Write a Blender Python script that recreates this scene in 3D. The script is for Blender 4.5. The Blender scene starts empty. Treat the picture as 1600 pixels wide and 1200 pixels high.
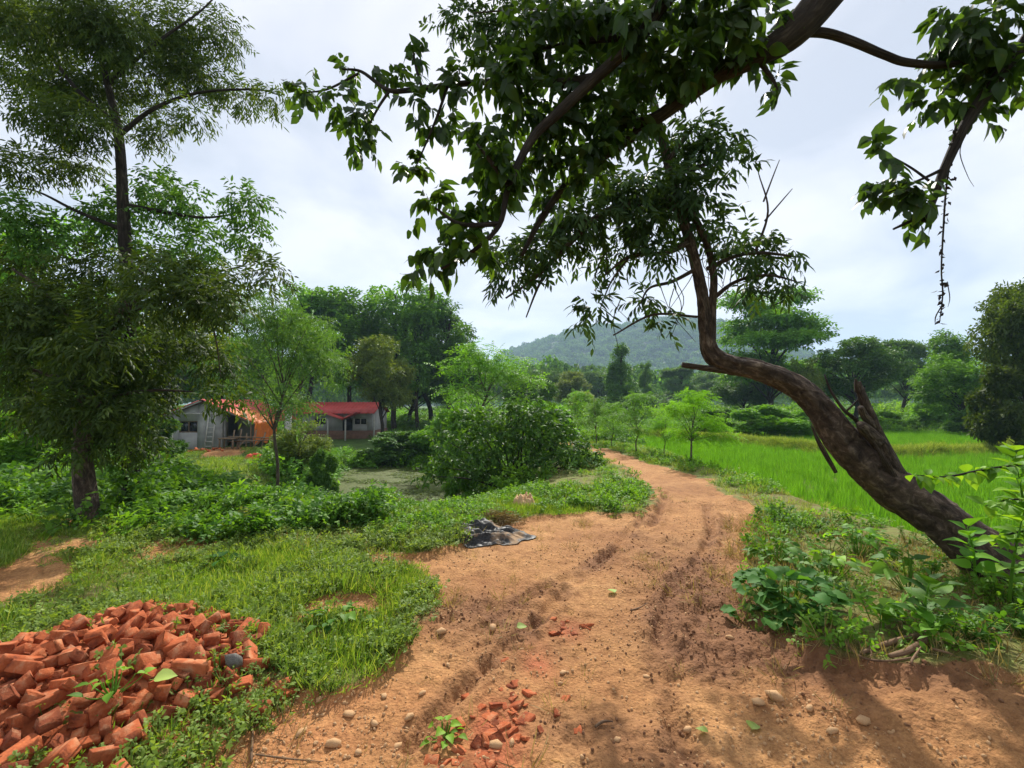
import bpy, math
import numpy as np
from mathutils import Vector, Matrix, Euler

R = np.random.default_rng(11)
SC = bpy.context.scene
COL = SC.collection
PI = math.pi

# ------------------------------------------------------------------ camera, sky, sun, exposure
CAM_H, F, PITCH = 1.6, 733.0, math.atan(30 / 733.0)
cam_d = bpy.data.cameras.new('camera')
cam_d.sensor_width = 36.0
cam_d.lens = 36.0 * F / 1600.0
cam_d.clip_start, cam_d.clip_end = 0.05, 9000
cam = bpy.data.objects.new('camera', cam_d)
COL.objects.link(cam)
cam.location = (0, 0, CAM_H)
cam.rotation_euler = (PI / 2 + PITCH, 0, 0)
SC.camera = cam

SUN_EL, SUN_AZ = math.radians(42), math.radians(7)      # azimuth measured from +Y towards +X
world = bpy.data.worlds.new('World')
SC.world = world
world.use_nodes = True
nt = world.node_tree
for n in list(nt.nodes):
    nt.nodes.remove(n)
out = nt.nodes.new('ShaderNodeOutputWorld')
bg = nt.nodes.new('ShaderNodeBackground')
bg.inputs['Strength'].default_value = 0.1
sky = nt.nodes.new('ShaderNodeTexSky')
sky.sky_type = 'NISHITA'
sky.sun_disc = False
sky.sun_elevation = SUN_EL
sky.sun_rotation = SUN_AZ
sky.air_density, sky.dust_density = 1.2, 2.0
tc = nt.nodes.new('ShaderNodeTexCoord')
sep = nt.nodes.new('ShaderNodeSeparateXYZ')
nt.links.new(tc.outputs['Generated'], sep.inputs[0])
zz = nt.nodes.new('ShaderNodeMath'); zz.operation = 'MAXIMUM'; zz.inputs[1].default_value = 0.0
nt.links.new(sep.outputs['Z'], zz.inputs[0])
za = nt.nodes.new('ShaderNodeMath'); za.operation = 'ADD'; za.inputs[1].default_value = 0.22
nt.links.new(zz.outputs[0], za.inputs[0])
comb = nt.nodes.new('ShaderNodeCombineXYZ')
for ax in 'XY':
    dv = nt.nodes.new('ShaderNodeMath'); dv.operation = 'DIVIDE'
    nt.links.new(sep.outputs[ax], dv.inputs[0]); nt.links.new(za.outputs[0], dv.inputs[1])
    nt.links.new(dv.outputs[0], comb.inputs[ax])
cn = nt.nodes.new('ShaderNodeTexNoise')
cn.inputs['Scale'].default_value = 1.5; cn.inputs['Detail'].default_value = 5
cn.inputs['Roughness'].default_value = 0.5; cn.inputs['Distortion'].default_value = 0.4
nt.links.new(comb.outputs[0], cn.inputs['Vector'])
cr = nt.nodes.new('ShaderNodeValToRGB')
cr.color_ramp.elements[0].position = 0.36; cr.color_ramp.elements[0].color = (4.6, 4.85, 5.6, 1)
cr.color_ramp.elements[1].position = 0.60; cr.color_ramp.elements[1].color = (7.3, 7.2, 7.7, 1)
nt.links.new(cn.outputs['Fac'], cr.inputs[0])
mixs = nt.nodes.new('ShaderNodeMix'); mixs.data_type = 'RGBA'; mixs.inputs[0].default_value = 0.94
nt.links.new(sky.outputs[0], mixs.inputs[6]); nt.links.new(cr.outputs[0], mixs.inputs[7])
nt.links.new(mixs.outputs[2], bg.inputs['Color'])
nt.links.new(bg.outputs[0], out.inputs['Surface'])

sun_d = bpy.data.lights.new('sun', 'SUN')
sun_d.energy, sun_d.angle, sun_d.color = 5.0, math.radians(0.8), (1.0, 0.95, 0.86)
sun = bpy.data.objects.new('sun', sun_d)
COL.objects.link(sun)
sv = Vector((math.sin(SUN_AZ) * math.cos(SUN_EL), math.cos(SUN_AZ) * math.cos(SUN_EL), math.sin(SUN_EL)))
sun.rotation_euler = sv.to_track_quat('Z', 'Y').to_euler()

SC.view_settings.view_transform = 'Standard'
SC.view_settings.look = 'None'
SC.view_settings.gamma = 1
SC.view_settings.use_curve_mapping = False
SC.view_settings.exposure = 0.5
SC.render.engine = 'CYCLES'
cy = SC.cycles
cy.max_bounces, cy.diffuse_bounces, cy.glossy_bounces = 5, 3, 2
cy.transmission_bounces, cy.transparent_max_bounces, cy.volume_bounces = 3, 4, 1
cy.caustics_reflective = cy.caustics_refractive = False

# ------------------------------------------------------------------ maths helpers
cp, sp = math.cos(PITCH), math.sin(PITCH)


def ray(px, py):
    vx, vz = (px - 800) / F, (600 - py) / F
    return np.array([vx, cp - vz * sp, sp + vz * cp])


def W(px, py, d):
    """world point seen at photo pixel (px, py) whose distance ahead is d metres"""
    r = ray(px, py)
    return np.array([0, 0, CAM_H]) + r * (d / r[1])


def G0(px, py, z=0.0):
    r = ray(px, py)
    t = (z - CAM_H) / r[2]
    return np.array([r[0] * t, r[1] * t])


def sstep(a, b, x):
    t = np.clip((x - a) / (b - a), 0, 1)
    return t * t * (3 - 2 * t)


def _hash(ix, iy, s):
    h = (ix.astype(np.int64) * 374761393 + iy.astype(np.int64) * 668265263 + s * 1442695041) & 0x7fffffff
    h = ((h ^ (h >> 13)) * 1274126177) & 0x7fffffff
    return ((h ^ (h >> 16)) & 0xffff) / 65535.0


def vnoise(x, y, s=0):
    x, y = np.asarray(x, float), np.asarray(y, float)
    ix, iy = np.floor(x), np.floor(y)
    fx, fy = x - ix, y - iy
    fx, fy = fx * fx * (3 - 2 * fx), fy * fy * (3 - 2 * fy)
    a, b = _hash(ix, iy, s), _hash(ix + 1, iy, s)
    c, d = _hash(ix, iy + 1, s), _hash(ix + 1, iy + 1, s)
    return (a + (b - a) * fx) * (1 - fy) + (c + (d - c) * fx) * fy


def fbm(x, y, s=0, o=4):
    v, a, t = 0, 0.5, 0
    for k in range(o):
        v = v + a * vnoise(np.asarray(x) * 2 ** k, np.asarray(y) * 2 ** k, s + k); t += a; a *= 0.5
    return v / t


def seg_dist(x, y, poly, closed=False):
    P = np.asarray(poly, float)
    Q = np.roll(P, -1, 0) if closed else P[1:]
    if not closed:
        P = P[:-1]
    best = np.full(np.shape(x), 1e9)
    for a, b in zip(P, Q):
        ab = b - a
        t = np.clip(((x - a[0]) * ab[0] + (y - a[1]) * ab[1]) / (ab @ ab + 1e-9), 0, 1)
        best = np.minimum(best, np.hypot(x - a[0] - t * ab[0], y - a[1] - t * ab[1]))
    return best


def inside(x, y, poly):
    r = np.zeros(np.shape(x), bool)
    n = len(poly)
    for i in range(n):
        (x1, y1), (x2, y2) = poly[i], poly[(i + 1) % n]
        c = (y1 > y) != (y2 > y)
        r ^= c & (x < (x2 - x1) * (y - y1) / ((y2 - y1) if y2 != y1 else 1e-9) + x1)
    return r


def sdist(x, y, poly):
    """positive inside"""
    d = seg_dist(x, y, poly, True)
    return np.where(inside(x, y, poly), d, -d)


def unit(v):
    return v / (np.linalg.norm(v, axis=-1, keepdims=True) + 1e-9)


# ------------------------------------------------------------------ terrain plan
ROAD_LINE = [(0.35, -8), (0.3, 0), (0.3, 2.05), (0.5, 3), (0.95, 4.35), (2.1, 5.9), (2.75, 7.3), (3.2, 10.2), (3.3, 14.3),
             (2.9, 18), (2.0, 23), (0, 29), (-4, 36), (-16, 52)]
DIRT_PX = [(300, 1200), (430, 1125), (560, 1065), (645, 985), (700, 925), (655, 880), (690, 846), (830, 803), (905, 795), (1000, 800),
           (1012, 772), (990, 742), (952, 716), (915, 701), (938, 691), (1012, 716), (1100, 746), (1175, 782), (1192, 812),
           (1172, 850), (1172, 900), (1165, 960), (1240, 1000), (1330, 1045), (1440, 1080), (1600, 1100), (1750, 1200)]
DIRT = [tuple(G0(*p)) for p in DIRT_PX] + [(3.2, -3), (-2.4, -3)]
DIRT_FAR = [tuple(G0(925, 701)), (2.0, 19.2), (1.0, 23), (-1, 28.5), (-5, 35), (-17, 51), (-15, 53), (-3, 37), (1, 30), (3, 23.5), tuple(G0(940, 692))]
PATH = [tuple(G0(*p)) for p in [(-60, 900), (20, 876), (100, 868), (122, 884), (95, 915), (40, 935), (-80, 960)]]
PATH2 = [tuple(G0(*p)) for p in [(15, 880), (55, 845), (100, 812), (135, 785), (150, 790), (115, 818), (75, 852), (50, 880)]]
HOUSEPATH = [(-19.5, 28.5), (-16.5, 29.5), (-14.8, 26), (-16, 22), (-17.5, 22), (-17, 26)]
POND = [(-7.6, 22), (-5.5, 22.8), (-3.6, 21.5), (-1.8, 18), (-1.3, 15.6), (-2.6, 14.7), (-4.6, 14.6), (-6.4, 15.3), (-7.4, 18)]
WATER_Z = -1.45
PADDY_Z = -0.55
BUND = [(7.4, 30), (9.5, 26), (11.4, 23.6), (12.6, 19.2), (14.3, 17.6), (19, 19), (28, 25.6), (40, 33)]
PADDY_A = [(5.4, 5.4), (5.3, 9.6), (5.7, 15.4), (6.3, 23.7), (6.8, 29.5), (9.2, 25.8), (11.1, 23.3), (12.3, 19.0), (14.2, 17.2), (19.2, 18.5), (28, 25.0), (34, 28), (20, 9), (12, 4.5)]
PADDY_B = [(9.0, 29), (10.2, 26.4), (11.8, 24.0), (13.0, 19.6), (14.5, 18.1), (18.9, 19.5), (27.8, 26.2), (33, 31), (26, 32.5), (14, 31)]
RUTS = [[(1040, 768), (1026, 808), (1000, 830), (950, 862), (900, 902), (850, 942), (800, 1000), (705, 1082), (640, 1140)],
        [(1105, 785), (1112, 830), (1092, 868), (1052, 910), (1035, 960), (1030, 1020), (1050, 1100), (1090, 1200)],
        [(1010, 800), (960, 850), (905, 885), (830, 915), (760, 965)],
        [(1135, 800), (1128, 850), (1075, 900), (1062, 960)]]
RUTS = [[tuple(G0(*p)) for p in r] for r in RUTS]
TROD = [tuple(G0(*p)) for p in [(1080, 770), (1070, 830), (1010, 900), (975, 960), (965, 1040), (985, 1130), (1000, 1200)]]
HEAP_C = (-2.35, 2.62)


def dirt_mask(x, y):
    n = (fbm(x * 1.6, y * 1.6, 3) - 0.5) * 0.9 + (fbm(x * 7, y * 7, 9, 3) - 0.5) * 0.35
    d = np.maximum(sdist(x, y, DIRT), sdist(x, y, DIRT_FAR))
    d = np.maximum(d, sdist(x, y, PATH))
    d = np.maximum(d, sdist(x, y, PATH2) * 1.0 - 0.05)
    d = np.maximum(d, sdist(x, y, HOUSEPATH))
    for px, py, r in [(545, 948, .20), (330, 842, .35), (230, 850, .25), (600, 875, .22), (700, 868, .2), (480, 1000, .12), (420, 1130, .3), (150, 850, .3), (410, 985, .14)]:
        c = G0(px, py)
        d = np.maximum(d, r - np.hypot((x - c[0]) * .7, y - c[1]))
    scale = np.clip(np.hypot(x, y) * 0.10, 0.25, 1.0)
    return sstep(-0.16, 0.2, d / scale * 0.55 + n * 0.55)


def wet_shade_mask(x, y):  # moist dirt and clods, plus tree shadow painted on lower road and bank hollow
    v = 0
    for px, py, r, a in [(1110, 930, 0.42, 1.0), (1080, 1000, 0.25, .7), (1150, 985, 0.35, .9), (1050, 860, 0.6, .55), (1000, 1150, 0.22, .55), (860, 1120, .15, .4),
                         (800, 960, 0.4, .55), (1330, 1010, .5, .9), (1420, 1000, .5, .9), (700, 940, .4, .4), (760, 850, .3, .25), (1060, 760, .7, .3)]:
        c = G0(px, py)
        v = v + a * np.exp(-((x - c[0]) ** 2 + (y - c[1]) ** 2) / (2 * r * r))
    v = v * (0.35 + 1.3 * fbm(x * 4, y * 4, 21))
    for r in RUTS:
        v = v + 0.55 * np.exp(-(seg_dist(x, y, r) / 0.10) ** 2) * sstep(.3, .6, fbm(x * 3, y * 3, 33))
    return np.clip(v, 0, 1)


def red_mask(x, y):
    v = 0
    for px, py, rx, ry in [(775, 1125, .15, .30), (885, 968, .12, .16), (840, 1020, .1, .2), (200, 1090, 1.0, .5), (390, 1020, .25, .35)]:
        c = G0(px, py)
        v = v + np.exp(-((x - c[0]) / rx) ** 2 - ((y - c[1]) / ry) ** 2)
    return np.clip(v * (.2 + 1.5 * fbm(x * 6, y * 6, 23)), 0, 1)


def height(x, y):
    x, y = np.asarray(x, float), np.asarray(y, float)
    dr = seg_dist(x, y, ROAD_LINE)
    side = sstep(1.5, 6, x)
    low = -1.3 + 0.75 * side
    k = sstep(-5, -9, x)
    fa, fb = 6.3 + 3.2 * k - 1.2 * side, 13 + 11 * k - 4 * side
    t = np.clip((y - fa) / (fb - fa), 0, 1)
    far = t * t * (3 - 2 * t)
    w = 1 - sstep(1.7, 4.8, dr)
    z = low * far * (1 - w) - 0.018 * np.maximum(0, y - 9) * w * sstep(80, 40, y) - 1.0 * w * sstep(25, 45, y)
    amp = 0.25 * sstep(6, 16, np.hypot(x, y)) * (1 - w) + 0.05
    z = z + (fbm(x * 0.35, y * 0.35, 5) - 0.5) * 2 * amp * sstep(400, 120, np.hypot(x, y))
    z = z + (fbm(x * 2.1, y * 2.1, 6) - 0.5) * 0.09
    # right bank rises beside the road
    b = np.exp(-((x - 2.6) / 0.9) ** 2 - ((y - 2.7) / 1.0) ** 2)
    z = z + 0.18 * b
    for P in (PADDY_A, PADDY_B):
        q = sstep(-0.5, 0.15, sdist(x, y, P))
        z = z * (1 - q) + PADDY_Z * q
    z = z + 0.42 * np.exp(-(seg_dist(x, y, BUND) / 0.34) ** 2)
    q = sstep(-1.2, 0.6, sdist(x, y, POND))
    z = z * (1 - q) + (WATER_Z - 0.35) * q
    near = sstep(14, 7, np.hypot(x, y))
    dm = dirt_mask(x, y)
    rut = 0
    for i, r in enumerate(RUTS):
        d = seg_dist(x, y, r) + (fbm(x * 5, y * 5, 40 + i) - .5) * 0.06
        m = sstep(.25, .5, fbm(x * 1.3, y * 1.3, 50 + i))
        rut = rut + m * .5 * (-0.075 * np.exp(-(d / 0.05) ** 4) + 0.04 * np.exp(-((d - 0.10) / 0.04) ** 2) * (.4 + 1.2 * vnoise(x * 14, y * 14, 77))) * (0.6 if i > 1 else 1)
    z = z + rut * near
    cl = wet_shade_mask(x, y)
    z = z + near * dm * ((fbm(x * 11, y * 11, 60, 3) - .5) * (0.025 + 0.08 * cl))
    nn = sstep(7, 4, np.hypot(x, y)) * (1 - .75 * np.exp(-(seg_dist(x, y, TROD) / .28) ** 2))
    z = z + nn * dm * (fbm(x * 26, y * 26, 64, 3) - .5) * (.012 + .03 * cl) * (.4 + 1.2 * vnoise(x * 2, y * 2, 65))
    z = z - 0.05 * dm * near * sstep(0.3, .9, dm)
    return z


def H(x, y):
    return float(height(np.array([x]), np.array([y]))[0])


def Gt(px, py):
    """ground point under photo pixel"""
    r = ray(px, py)
    ts = np.concatenate([np.linspace(1, 12, 500), np.linspace(12, 80, 700)])
    x, y, z = r[0] * ts, r[1] * ts, CAM_H + r[2] * ts
    b = np.nonzero(z <= height(x, y))[0]
    i = b[0] if len(b) else -1
    return np.array([x[i], y[i], H(x[i], y[i])])


# ------------------------------------------------------------------ mesh helpers
def mesh(name, V, F3=None, F4=None, mat=None, attr=None, smooth=False, uv=None):
    V = np.asarray(V, np.float32)
    me = bpy.data.meshes.new(name)
    f3 = np.zeros((0, 3), np.int32) if F3 is None else np.asarray(F3, np.int32).reshape(-1, 3)
    f4 = np.zeros((0, 4), np.int32) if F4 is None else np.asarray(F4, np.int32).reshape(-1, 4)
    loops = np.concatenate([f3.ravel(), f4.ravel()])
    me.vertices.add(len(V)); me.vertices.foreach_set('co', V.ravel())
    me.loops.add(len(loops)); me.loops.foreach_set('vertex_index', loops)
    nf = len(f3) + len(f4)
    me.polygons.add(nf)
    st = np.concatenate([np.arange(len(f3)) * 3, len(f3) * 3 + np.arange(len(f4)) * 4]).astype(np.int32)
    me.polygons.foreach_set('loop_start', st)
    if smooth:
        me.polygons.foreach_set('use_smooth', np.ones(nf, bool))
    for k, a in (attr or {}).items():
        at = me.attributes.new(k, 'FLOAT', 'POINT')
        at.data.foreach_set('value', np.asarray(a, np.float32))
    if uv is not None:
        l = me.uv_layers.new(name='UVMap')
        l.data.foreach_set('uv', np.asarray(uv, np.float32)[loops].ravel())
    me.update(calc_edges=True)
    me.validate()
    if mat:
        me.materials.append(mat)
    return me


def link(name, data, parent=None, loc=None, kind=None):
    o = bpy.data.objects.new(name, data)
    COL.objects.link(o)
    if parent is not None:
        o.parent = parent
    if loc is not None:
        o.location = loc
    if kind:
        o['kind'] = kind
    return o


def tag(o, label, cat, group=None):
    o['label'] = label; o['category'] = cat
    if group:
        o['group'] = group
    return o


def thing(name, label, cat, loc=(0, 0, 0), group=None, rz=0):
    o = link(name, None, loc=loc)
    o.rotation_euler = (0, 0, rz)
    o.empty_display_size = 0.2
    return tag(o, label, cat, group)


class MB:
    """collects pieces into one mesh"""
    def __init__(self):
        self.v, self.f3, self.f4, self.n, self.a, self.u = [], [], [], 0, [], []

    def add(self, V, F3=None, F4=None, rnd=0.5, uv=None):
        V = np.asarray(V, float).reshape(-1, 3)
        self.v.append(V)
        if F3 is not None and len(F3):
            self.f3.append(np.asarray(F3).reshape(-1, 3) + self.n)
        if F4 is not None and len(F4):
            self.f4.append(np.asarray(F4).reshape(-1, 4) + self.n)
        self.a.append(np.broadcast_to(rnd, (len(V),)))
        self.u.append(np.zeros((len(V), 2)) if uv is None else uv)
        self.n += len(V)
        return self

    def box(self, c, s, rot=None, rnd=0.5):
        c, s = np.asarray(c, float), np.asarray(s, float) / 2
        V = np.array([[x, y, z] for x in (-1, 1) for y in (-1, 1) for z in (-1, 1)]) * s
        if rot is not None:
            V = V @ np.array(Euler(rot).to_matrix()).T
        return self.add(V + c, None, [[0, 1, 3, 2], [4, 6, 7, 5], [0, 4, 5, 1], [2, 3, 7, 6], [0, 2, 6, 4], [1, 5, 7, 3]], rnd)

    def bar(self, a, b, r, sides=6, r2=None, rnd=.5):
        return self.add(*tube([a, b], [r, r if r2 is None else r2], sides, 1)[:3], rnd=rnd)

    def build(self, name, mat, off=(0, 0, 0), smooth=False):
        V = np.concatenate(self.v) - np.asarray(off)
        return mesh(name, V, np.concatenate(self.f3) if self.f3 else None, np.concatenate(self.f4) if self.f4 else None,
                    mat, {'rnd': np.concatenate(self.a)}, smooth, np.concatenate(self.u))


def catmull(P, n):
    P = np.asarray(P, float)
    if len(P) == 2:
        t = np.linspace(0, 1, n + 1)[:, None]
        return P[0] * (1 - t) + P[1] * t
    Q = np.vstack([2 * P[0] - P[1], P, 2 * P[-1] - P[-2]])
    o = []
    for i in range(1, len(Q) - 2):
        t = np.linspace(0, 1, n, endpoint=False)[:, None]
        a, b, c, d = Q[i - 1], Q[i], Q[i + 1], Q[i + 2]
        o.append(0.5 * (2 * b + (c - a) * t + (2 * a - 5 * b + 4 * c - d) * t ** 2 + (3 * b - a - 3 * c + d) * t ** 3))
    o.append(Q[-2][None])
    return np.vstack(o)


def tube(pts, rad, sides=8, sub=5, rough=0.0, seed=0, cap=True, fine=0.0):
    """tapered limb; returns V, F3, F4, uv"""
    C = catmull(pts, sub)
    r = catmull(np.asarray(rad, float)[:, None] * np.ones((1, 3)), sub)[:, 0] if len(rad) > 2 else np.linspace(rad[0], rad[1], len(C))
    r = np.maximum(r, 0.0008)
    T = unit(np.gradient(C, axis=0))
    up = np.array([0.31, 0.2, 0.93]) if abs(T[0][2]) < .9 else np.array([1., .1, 0])
    n0 = unit(np.cross(T[0], up))
    N = [n0]
    for i in range(1, len(C)):
        v = N[-1] - T[i] * (N[-1] @ T[i])
        N.append(unit(v))
    N = np.array(N)
    B = np.cross(T, N)
    a = np.linspace(0, 2 * PI, sides, endpoint=False)
    L = np.concatenate([[0], np.cumsum(np.linalg.norm(np.diff(C, axis=0), axis=1))])
    rr = r[:, None] * np.ones((1, sides))
    if rough:
        g = fbm(np.cos(a)[None] * 1.6 + L[:, None] * 1.7 + seed * 3.1, np.sin(a)[None] * 1.6 + L[:, None] * 0.9, seed, 4) - .5
        g2 = vnoise(a[None] * 3.0 + seed, L[:, None] * 2.2 + 0 * a[None], seed + 7) - .5
        rr = rr * (1 + rough * (g * 1.6 + g2 * .5))
        if fine:
            aa = np.minimum(a, 2 * PI - a)[None]
            rr = rr * (1 + fine * (1 - 2 * np.abs(2 * fbm(aa * 4.5 + seed, L[:, None] * 6 + aa * 1.2, seed + 9, 3) - 1)) + fine * .6 * (fbm(aa * 9, L[:, None] * 14, seed + 11, 2) - .5))
    V = C[:, None] + rr[..., None] * (np.cos(a)[None, :, None] * N[:, None] + np.sin(a)[None, :, None] * B[:, None])
    k = len(C)
    i, j = np.meshgrid(np.arange(k - 1), np.arange(sides), indexing='ij')
    j2 = (j + 1) % sides
    F4 = np.stack([i * sides + j, i * sides + j2, (i + 1) * sides + j2, (i + 1) * sides + j], -1).reshape(-1, 4)
    uv = np.stack([np.broadcast_to(a / (2 * PI), (k, sides)), np.broadcast_to(L[:, None], (k, sides))], -1).reshape(-1, 2)
    V = V.reshape(-1, 3)
    F3 = None
    if cap:
        V = np.vstack([V, C[0], C[-1]]); uv = np.vstack([uv, uv[0], uv[-1]])
        jj = np.arange(sides); j2 = (jj + 1) % sides
        F3 = np.vstack([np.stack([np.full(sides, k * sides), j2, jj], 1),
                        np.stack([np.full(sides, k * sides + 1), (k - 1) * sides + jj, (k - 1) * sides + j2], 1)])
    return V, F3, F4, uv


def add_tube(mb, *a, rnd=0.5, **k):
    V, F3, F4, uv = tube(*a, **k)
    mb.add(V, F3, F4, rnd, uv)


def leaves(P, D, N, L, Wd, rnd, kind=4, bend=0.15, fold=0.25):
    """many leaves at once. kind 4: folded diamond (2 tris); 6: pointed strip (4 tris); 8: full folded leaf (8 tris)"""
    P, D, N = np.asarray(P, float), unit(np.asarray(D, float)), np.asarray(N, float)
    n = len(P)
    L = np.broadcast_to(L, (n,))[:, None]; Wd = np.broadcast_to(Wd, (n,))[:, None]
    S = unit(np.cross(D, N)); U = np.cross(S, D)
    h = Wd * .5

    def pt(t, s):
        return P + D * L * t + S * h * s - U * (bend * L * t * t) + U * (abs(s) * fold * h)
    if kind == 4:
        V = np.stack([pt(0, 0), pt(.45, 1), pt(1, 0), pt(.45, -1)], 1)
        F = np.array([[0, 1, 2], [0, 2, 3]])
    elif kind == 6:
        V = np.stack([pt(0, 0), pt(.3, .9), pt(.3, -.9), pt(.68, .75), pt(.68, -.75), pt(1, 0)], 1)
        F = np.array([[0, 1, 2], [1, 3, 4], [1, 4, 2], [3, 5, 4]])
    else:
        V = np.stack([pt(0, 0), pt(.3, .92), pt(.3, 0), pt(.3, -.92), pt(.62, .86), pt(.62, 0), pt(.62, -.86), pt(1, 0)], 1)
        F = np.array([[0, 1, 2], [0, 2, 3], [2, 1, 4], [2, 4, 5], [3, 2, 5], [3, 5, 6], [5, 4, 7], [5, 7, 6]])
    k = V.shape[1]
    Fa = (F[None] + (np.arange(n) * k)[:, None, None]).reshape(-1, 3)
    return V.reshape(-1, 3), Fa, np.repeat(np.broadcast_to(rnd, (n,)), k)


def rdir(n, r=R):
    return unit(r.normal(size=(n, 3)))


def twigs(Q, T, k, tl, L, Wd, spread=0.9, hang=0.3, droop=0.15, jit=0.25, r=R, up=0.6):
    """k leaves along each twig; returns leaf arrays P, D, N, L, W, rnd and twig end points"""
    m = len(Q)
    tl = np.broadcast_to(tl, (m,))[:, None, None]
    s = np.linspace(.18, 1, k)[None, :, None] + r.normal(size=(m, k, 1)) * .03
    down = np.array([0, 0, -1.0])
    P = Q[:, None] + T[:, None] * tl * s + down * (droop * tl * s * s)
    S = unit(np.cross(T, np.array([0, 0, 1.0]) + r.normal(size=(m, 3)) * .35))
    sg = np.where(np.arange(k) % 2 == 0, 1, -1)[None, :, None]
    D = T[:, None] * math.cos(spread) + S[:, None] * sg * math.sin(spread) + down * hang + r.normal(size=(m, k, 3)) * jit
    N = np.cross(S, T)[:, None] + np.array([0, 0, up]) + r.normal(size=(m, k, 3)) * .45
    n = m * k
    Ls = L * (0.65 + .6 * r.random(n)); Ws = Wd * (0.7 + .5 * r.random(n))
    base = np.repeat(r.random(m), k)
    return P.reshape(-1, 3), D.reshape(-1, 3), N.reshape(-1, 3), Ls, Ws, np.clip(base * .5 + r.random(n) * .5, 0, 1)


def mass_twigs(c, rad, m, r=R, shell=0.45, out=0.8, updir=0.1):
    """m twig starts and directions filling an ellipsoid"""
    d = rdir(m, r)
    rr = (shell + (1 - shell) * r.random((m, 1))) * .85
    Q = np.asarray(c) + d * rr * np.asarray(rad)
    T = unit(d * out + r.normal(size=(m, 3)) * .6 + np.array([0, 0, updir]))
    return Q, T


# ------------------------------------------------------------------ materials
def mat_new(name):
    m = bpy.data.materials.new(name)
    m.use_nodes = True
    t = m.node_tree
    for n in list(t.nodes):
        t.nodes.remove(n)
    o = t.nodes.new('ShaderNodeOutputMaterial')
    return m, t, o


def nd(t, typ, **kw):
    n = t.nodes.new(typ)
    for k, v in kw.items():
        if k in n.inputs:
            n.inputs[k].default_value = v
        else:
            setattr(n, k, v)
    return n


def ramp(t, src, stops):
    n = t.nodes.new('ShaderNodeValToRGB')
    e = n.color_ramp.elements
    e[0].position, e[0].color = stops[0][0], (*stops[0][1], 1)
    e[1].position, e[1].color = stops[-1][0], (*stops[-1][1], 1)
    for p, c in stops[1:-1]:
        q = e.new(p); q.color = (*c, 1)
    if src is not None:
        t.links.new(src, n.inputs[0])
    return n


def mixc(t, fac, a, b, blend='MIX'):
    n = t.nodes.new('ShaderNodeMix'); n.data_type = 'RGBA'; n.blend_type = blend
    for s, v in ((0, fac), (6, a), (7, b)):
        if hasattr(v, 'links') or hasattr(v, 'is_output'):
            t.links.new(v, n.inputs[s])
        else:
            n.inputs[s].default_value = v if s == 0 else (*v, 1)
    return n.outputs[2]


def leaf_mat(name, c1, c2, c3, trans=0.38, rough=.58, spec=.18, tgain=1.5):
    m, t, o = mat_new(name)
    a = nd(t, 'ShaderNodeAttribute', attribute_name='rnd')
    rp = ramp(t, a.outputs['Fac'], [(0, c1), (.55, c2), (1, c3)])
    oi = t.nodes.new('ShaderNodeObjectInfo')
    hs = t.nodes.new('ShaderNodeHueSaturation')
    mp = nd(t, 'ShaderNodeMapRange'); mp.inputs[3].default_value = .8; mp.inputs[4].default_value = 1.2
    t.links.new(oi.outputs['Random'], mp.inputs[0]); t.links.new(mp.outputs[0], hs.inputs['Value'])
    t.links.new(rp.outputs[0], hs.inputs['Color'])
    p = nd(t, 'ShaderNodeBsdfPrincipled', Roughness=rough)
    p.inputs['Specular IOR Level'].default_value = spec
    t.links.new(hs.outputs[0], p.inputs['Base Color'])
    tr = t.nodes.new('ShaderNodeBsdfTranslucent')
    tcol = mixc(t, 1.0, hs.outputs[0], (1.25 * tgain, 1.15 * tgain, .35 * tgain), 'MULTIPLY')
    t.links.new(tcol, tr.inputs['Color'])
    mx = nd(t, 'ShaderNodeMixShader'); mx.inputs[0].default_value = trans
    t.links.new(p.outputs[0], mx.inputs[1]); t.links.new(tr.outputs[0], mx.inputs[2])
    t.links.new(mx.outputs[0], o.inputs[0])
    return m


def blotch(m, scale, col, lo=.62, hi=.72):
    t = m.node_tree
    p = [n for n in t.nodes if n.type == 'BSDF_PRINCIPLED'][0]
    src = p.inputs['Base Color'].links[0].from_socket
    c = t.nodes.new('ShaderNodeNewGeometry')
    n = nd(t, 'ShaderNodeTexNoise', Scale=scale, Detail=5, Roughness=.65)
    t.links.new(c.outputs['Position'], n.inputs['Vector'])
    f = ramp(t, n.outputs['Fac'], [(lo, (0, 0, 0)), (hi, (1, 1, 1))])
    new = mixc(t, f.outputs[0], src, col)
    for l in list(src.links):
        if l.to_socket.node.type in ('BSDF_PRINCIPLED',):
            t.links.remove(l)
    t.links.new(new, p.inputs['Base Color'])


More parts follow.
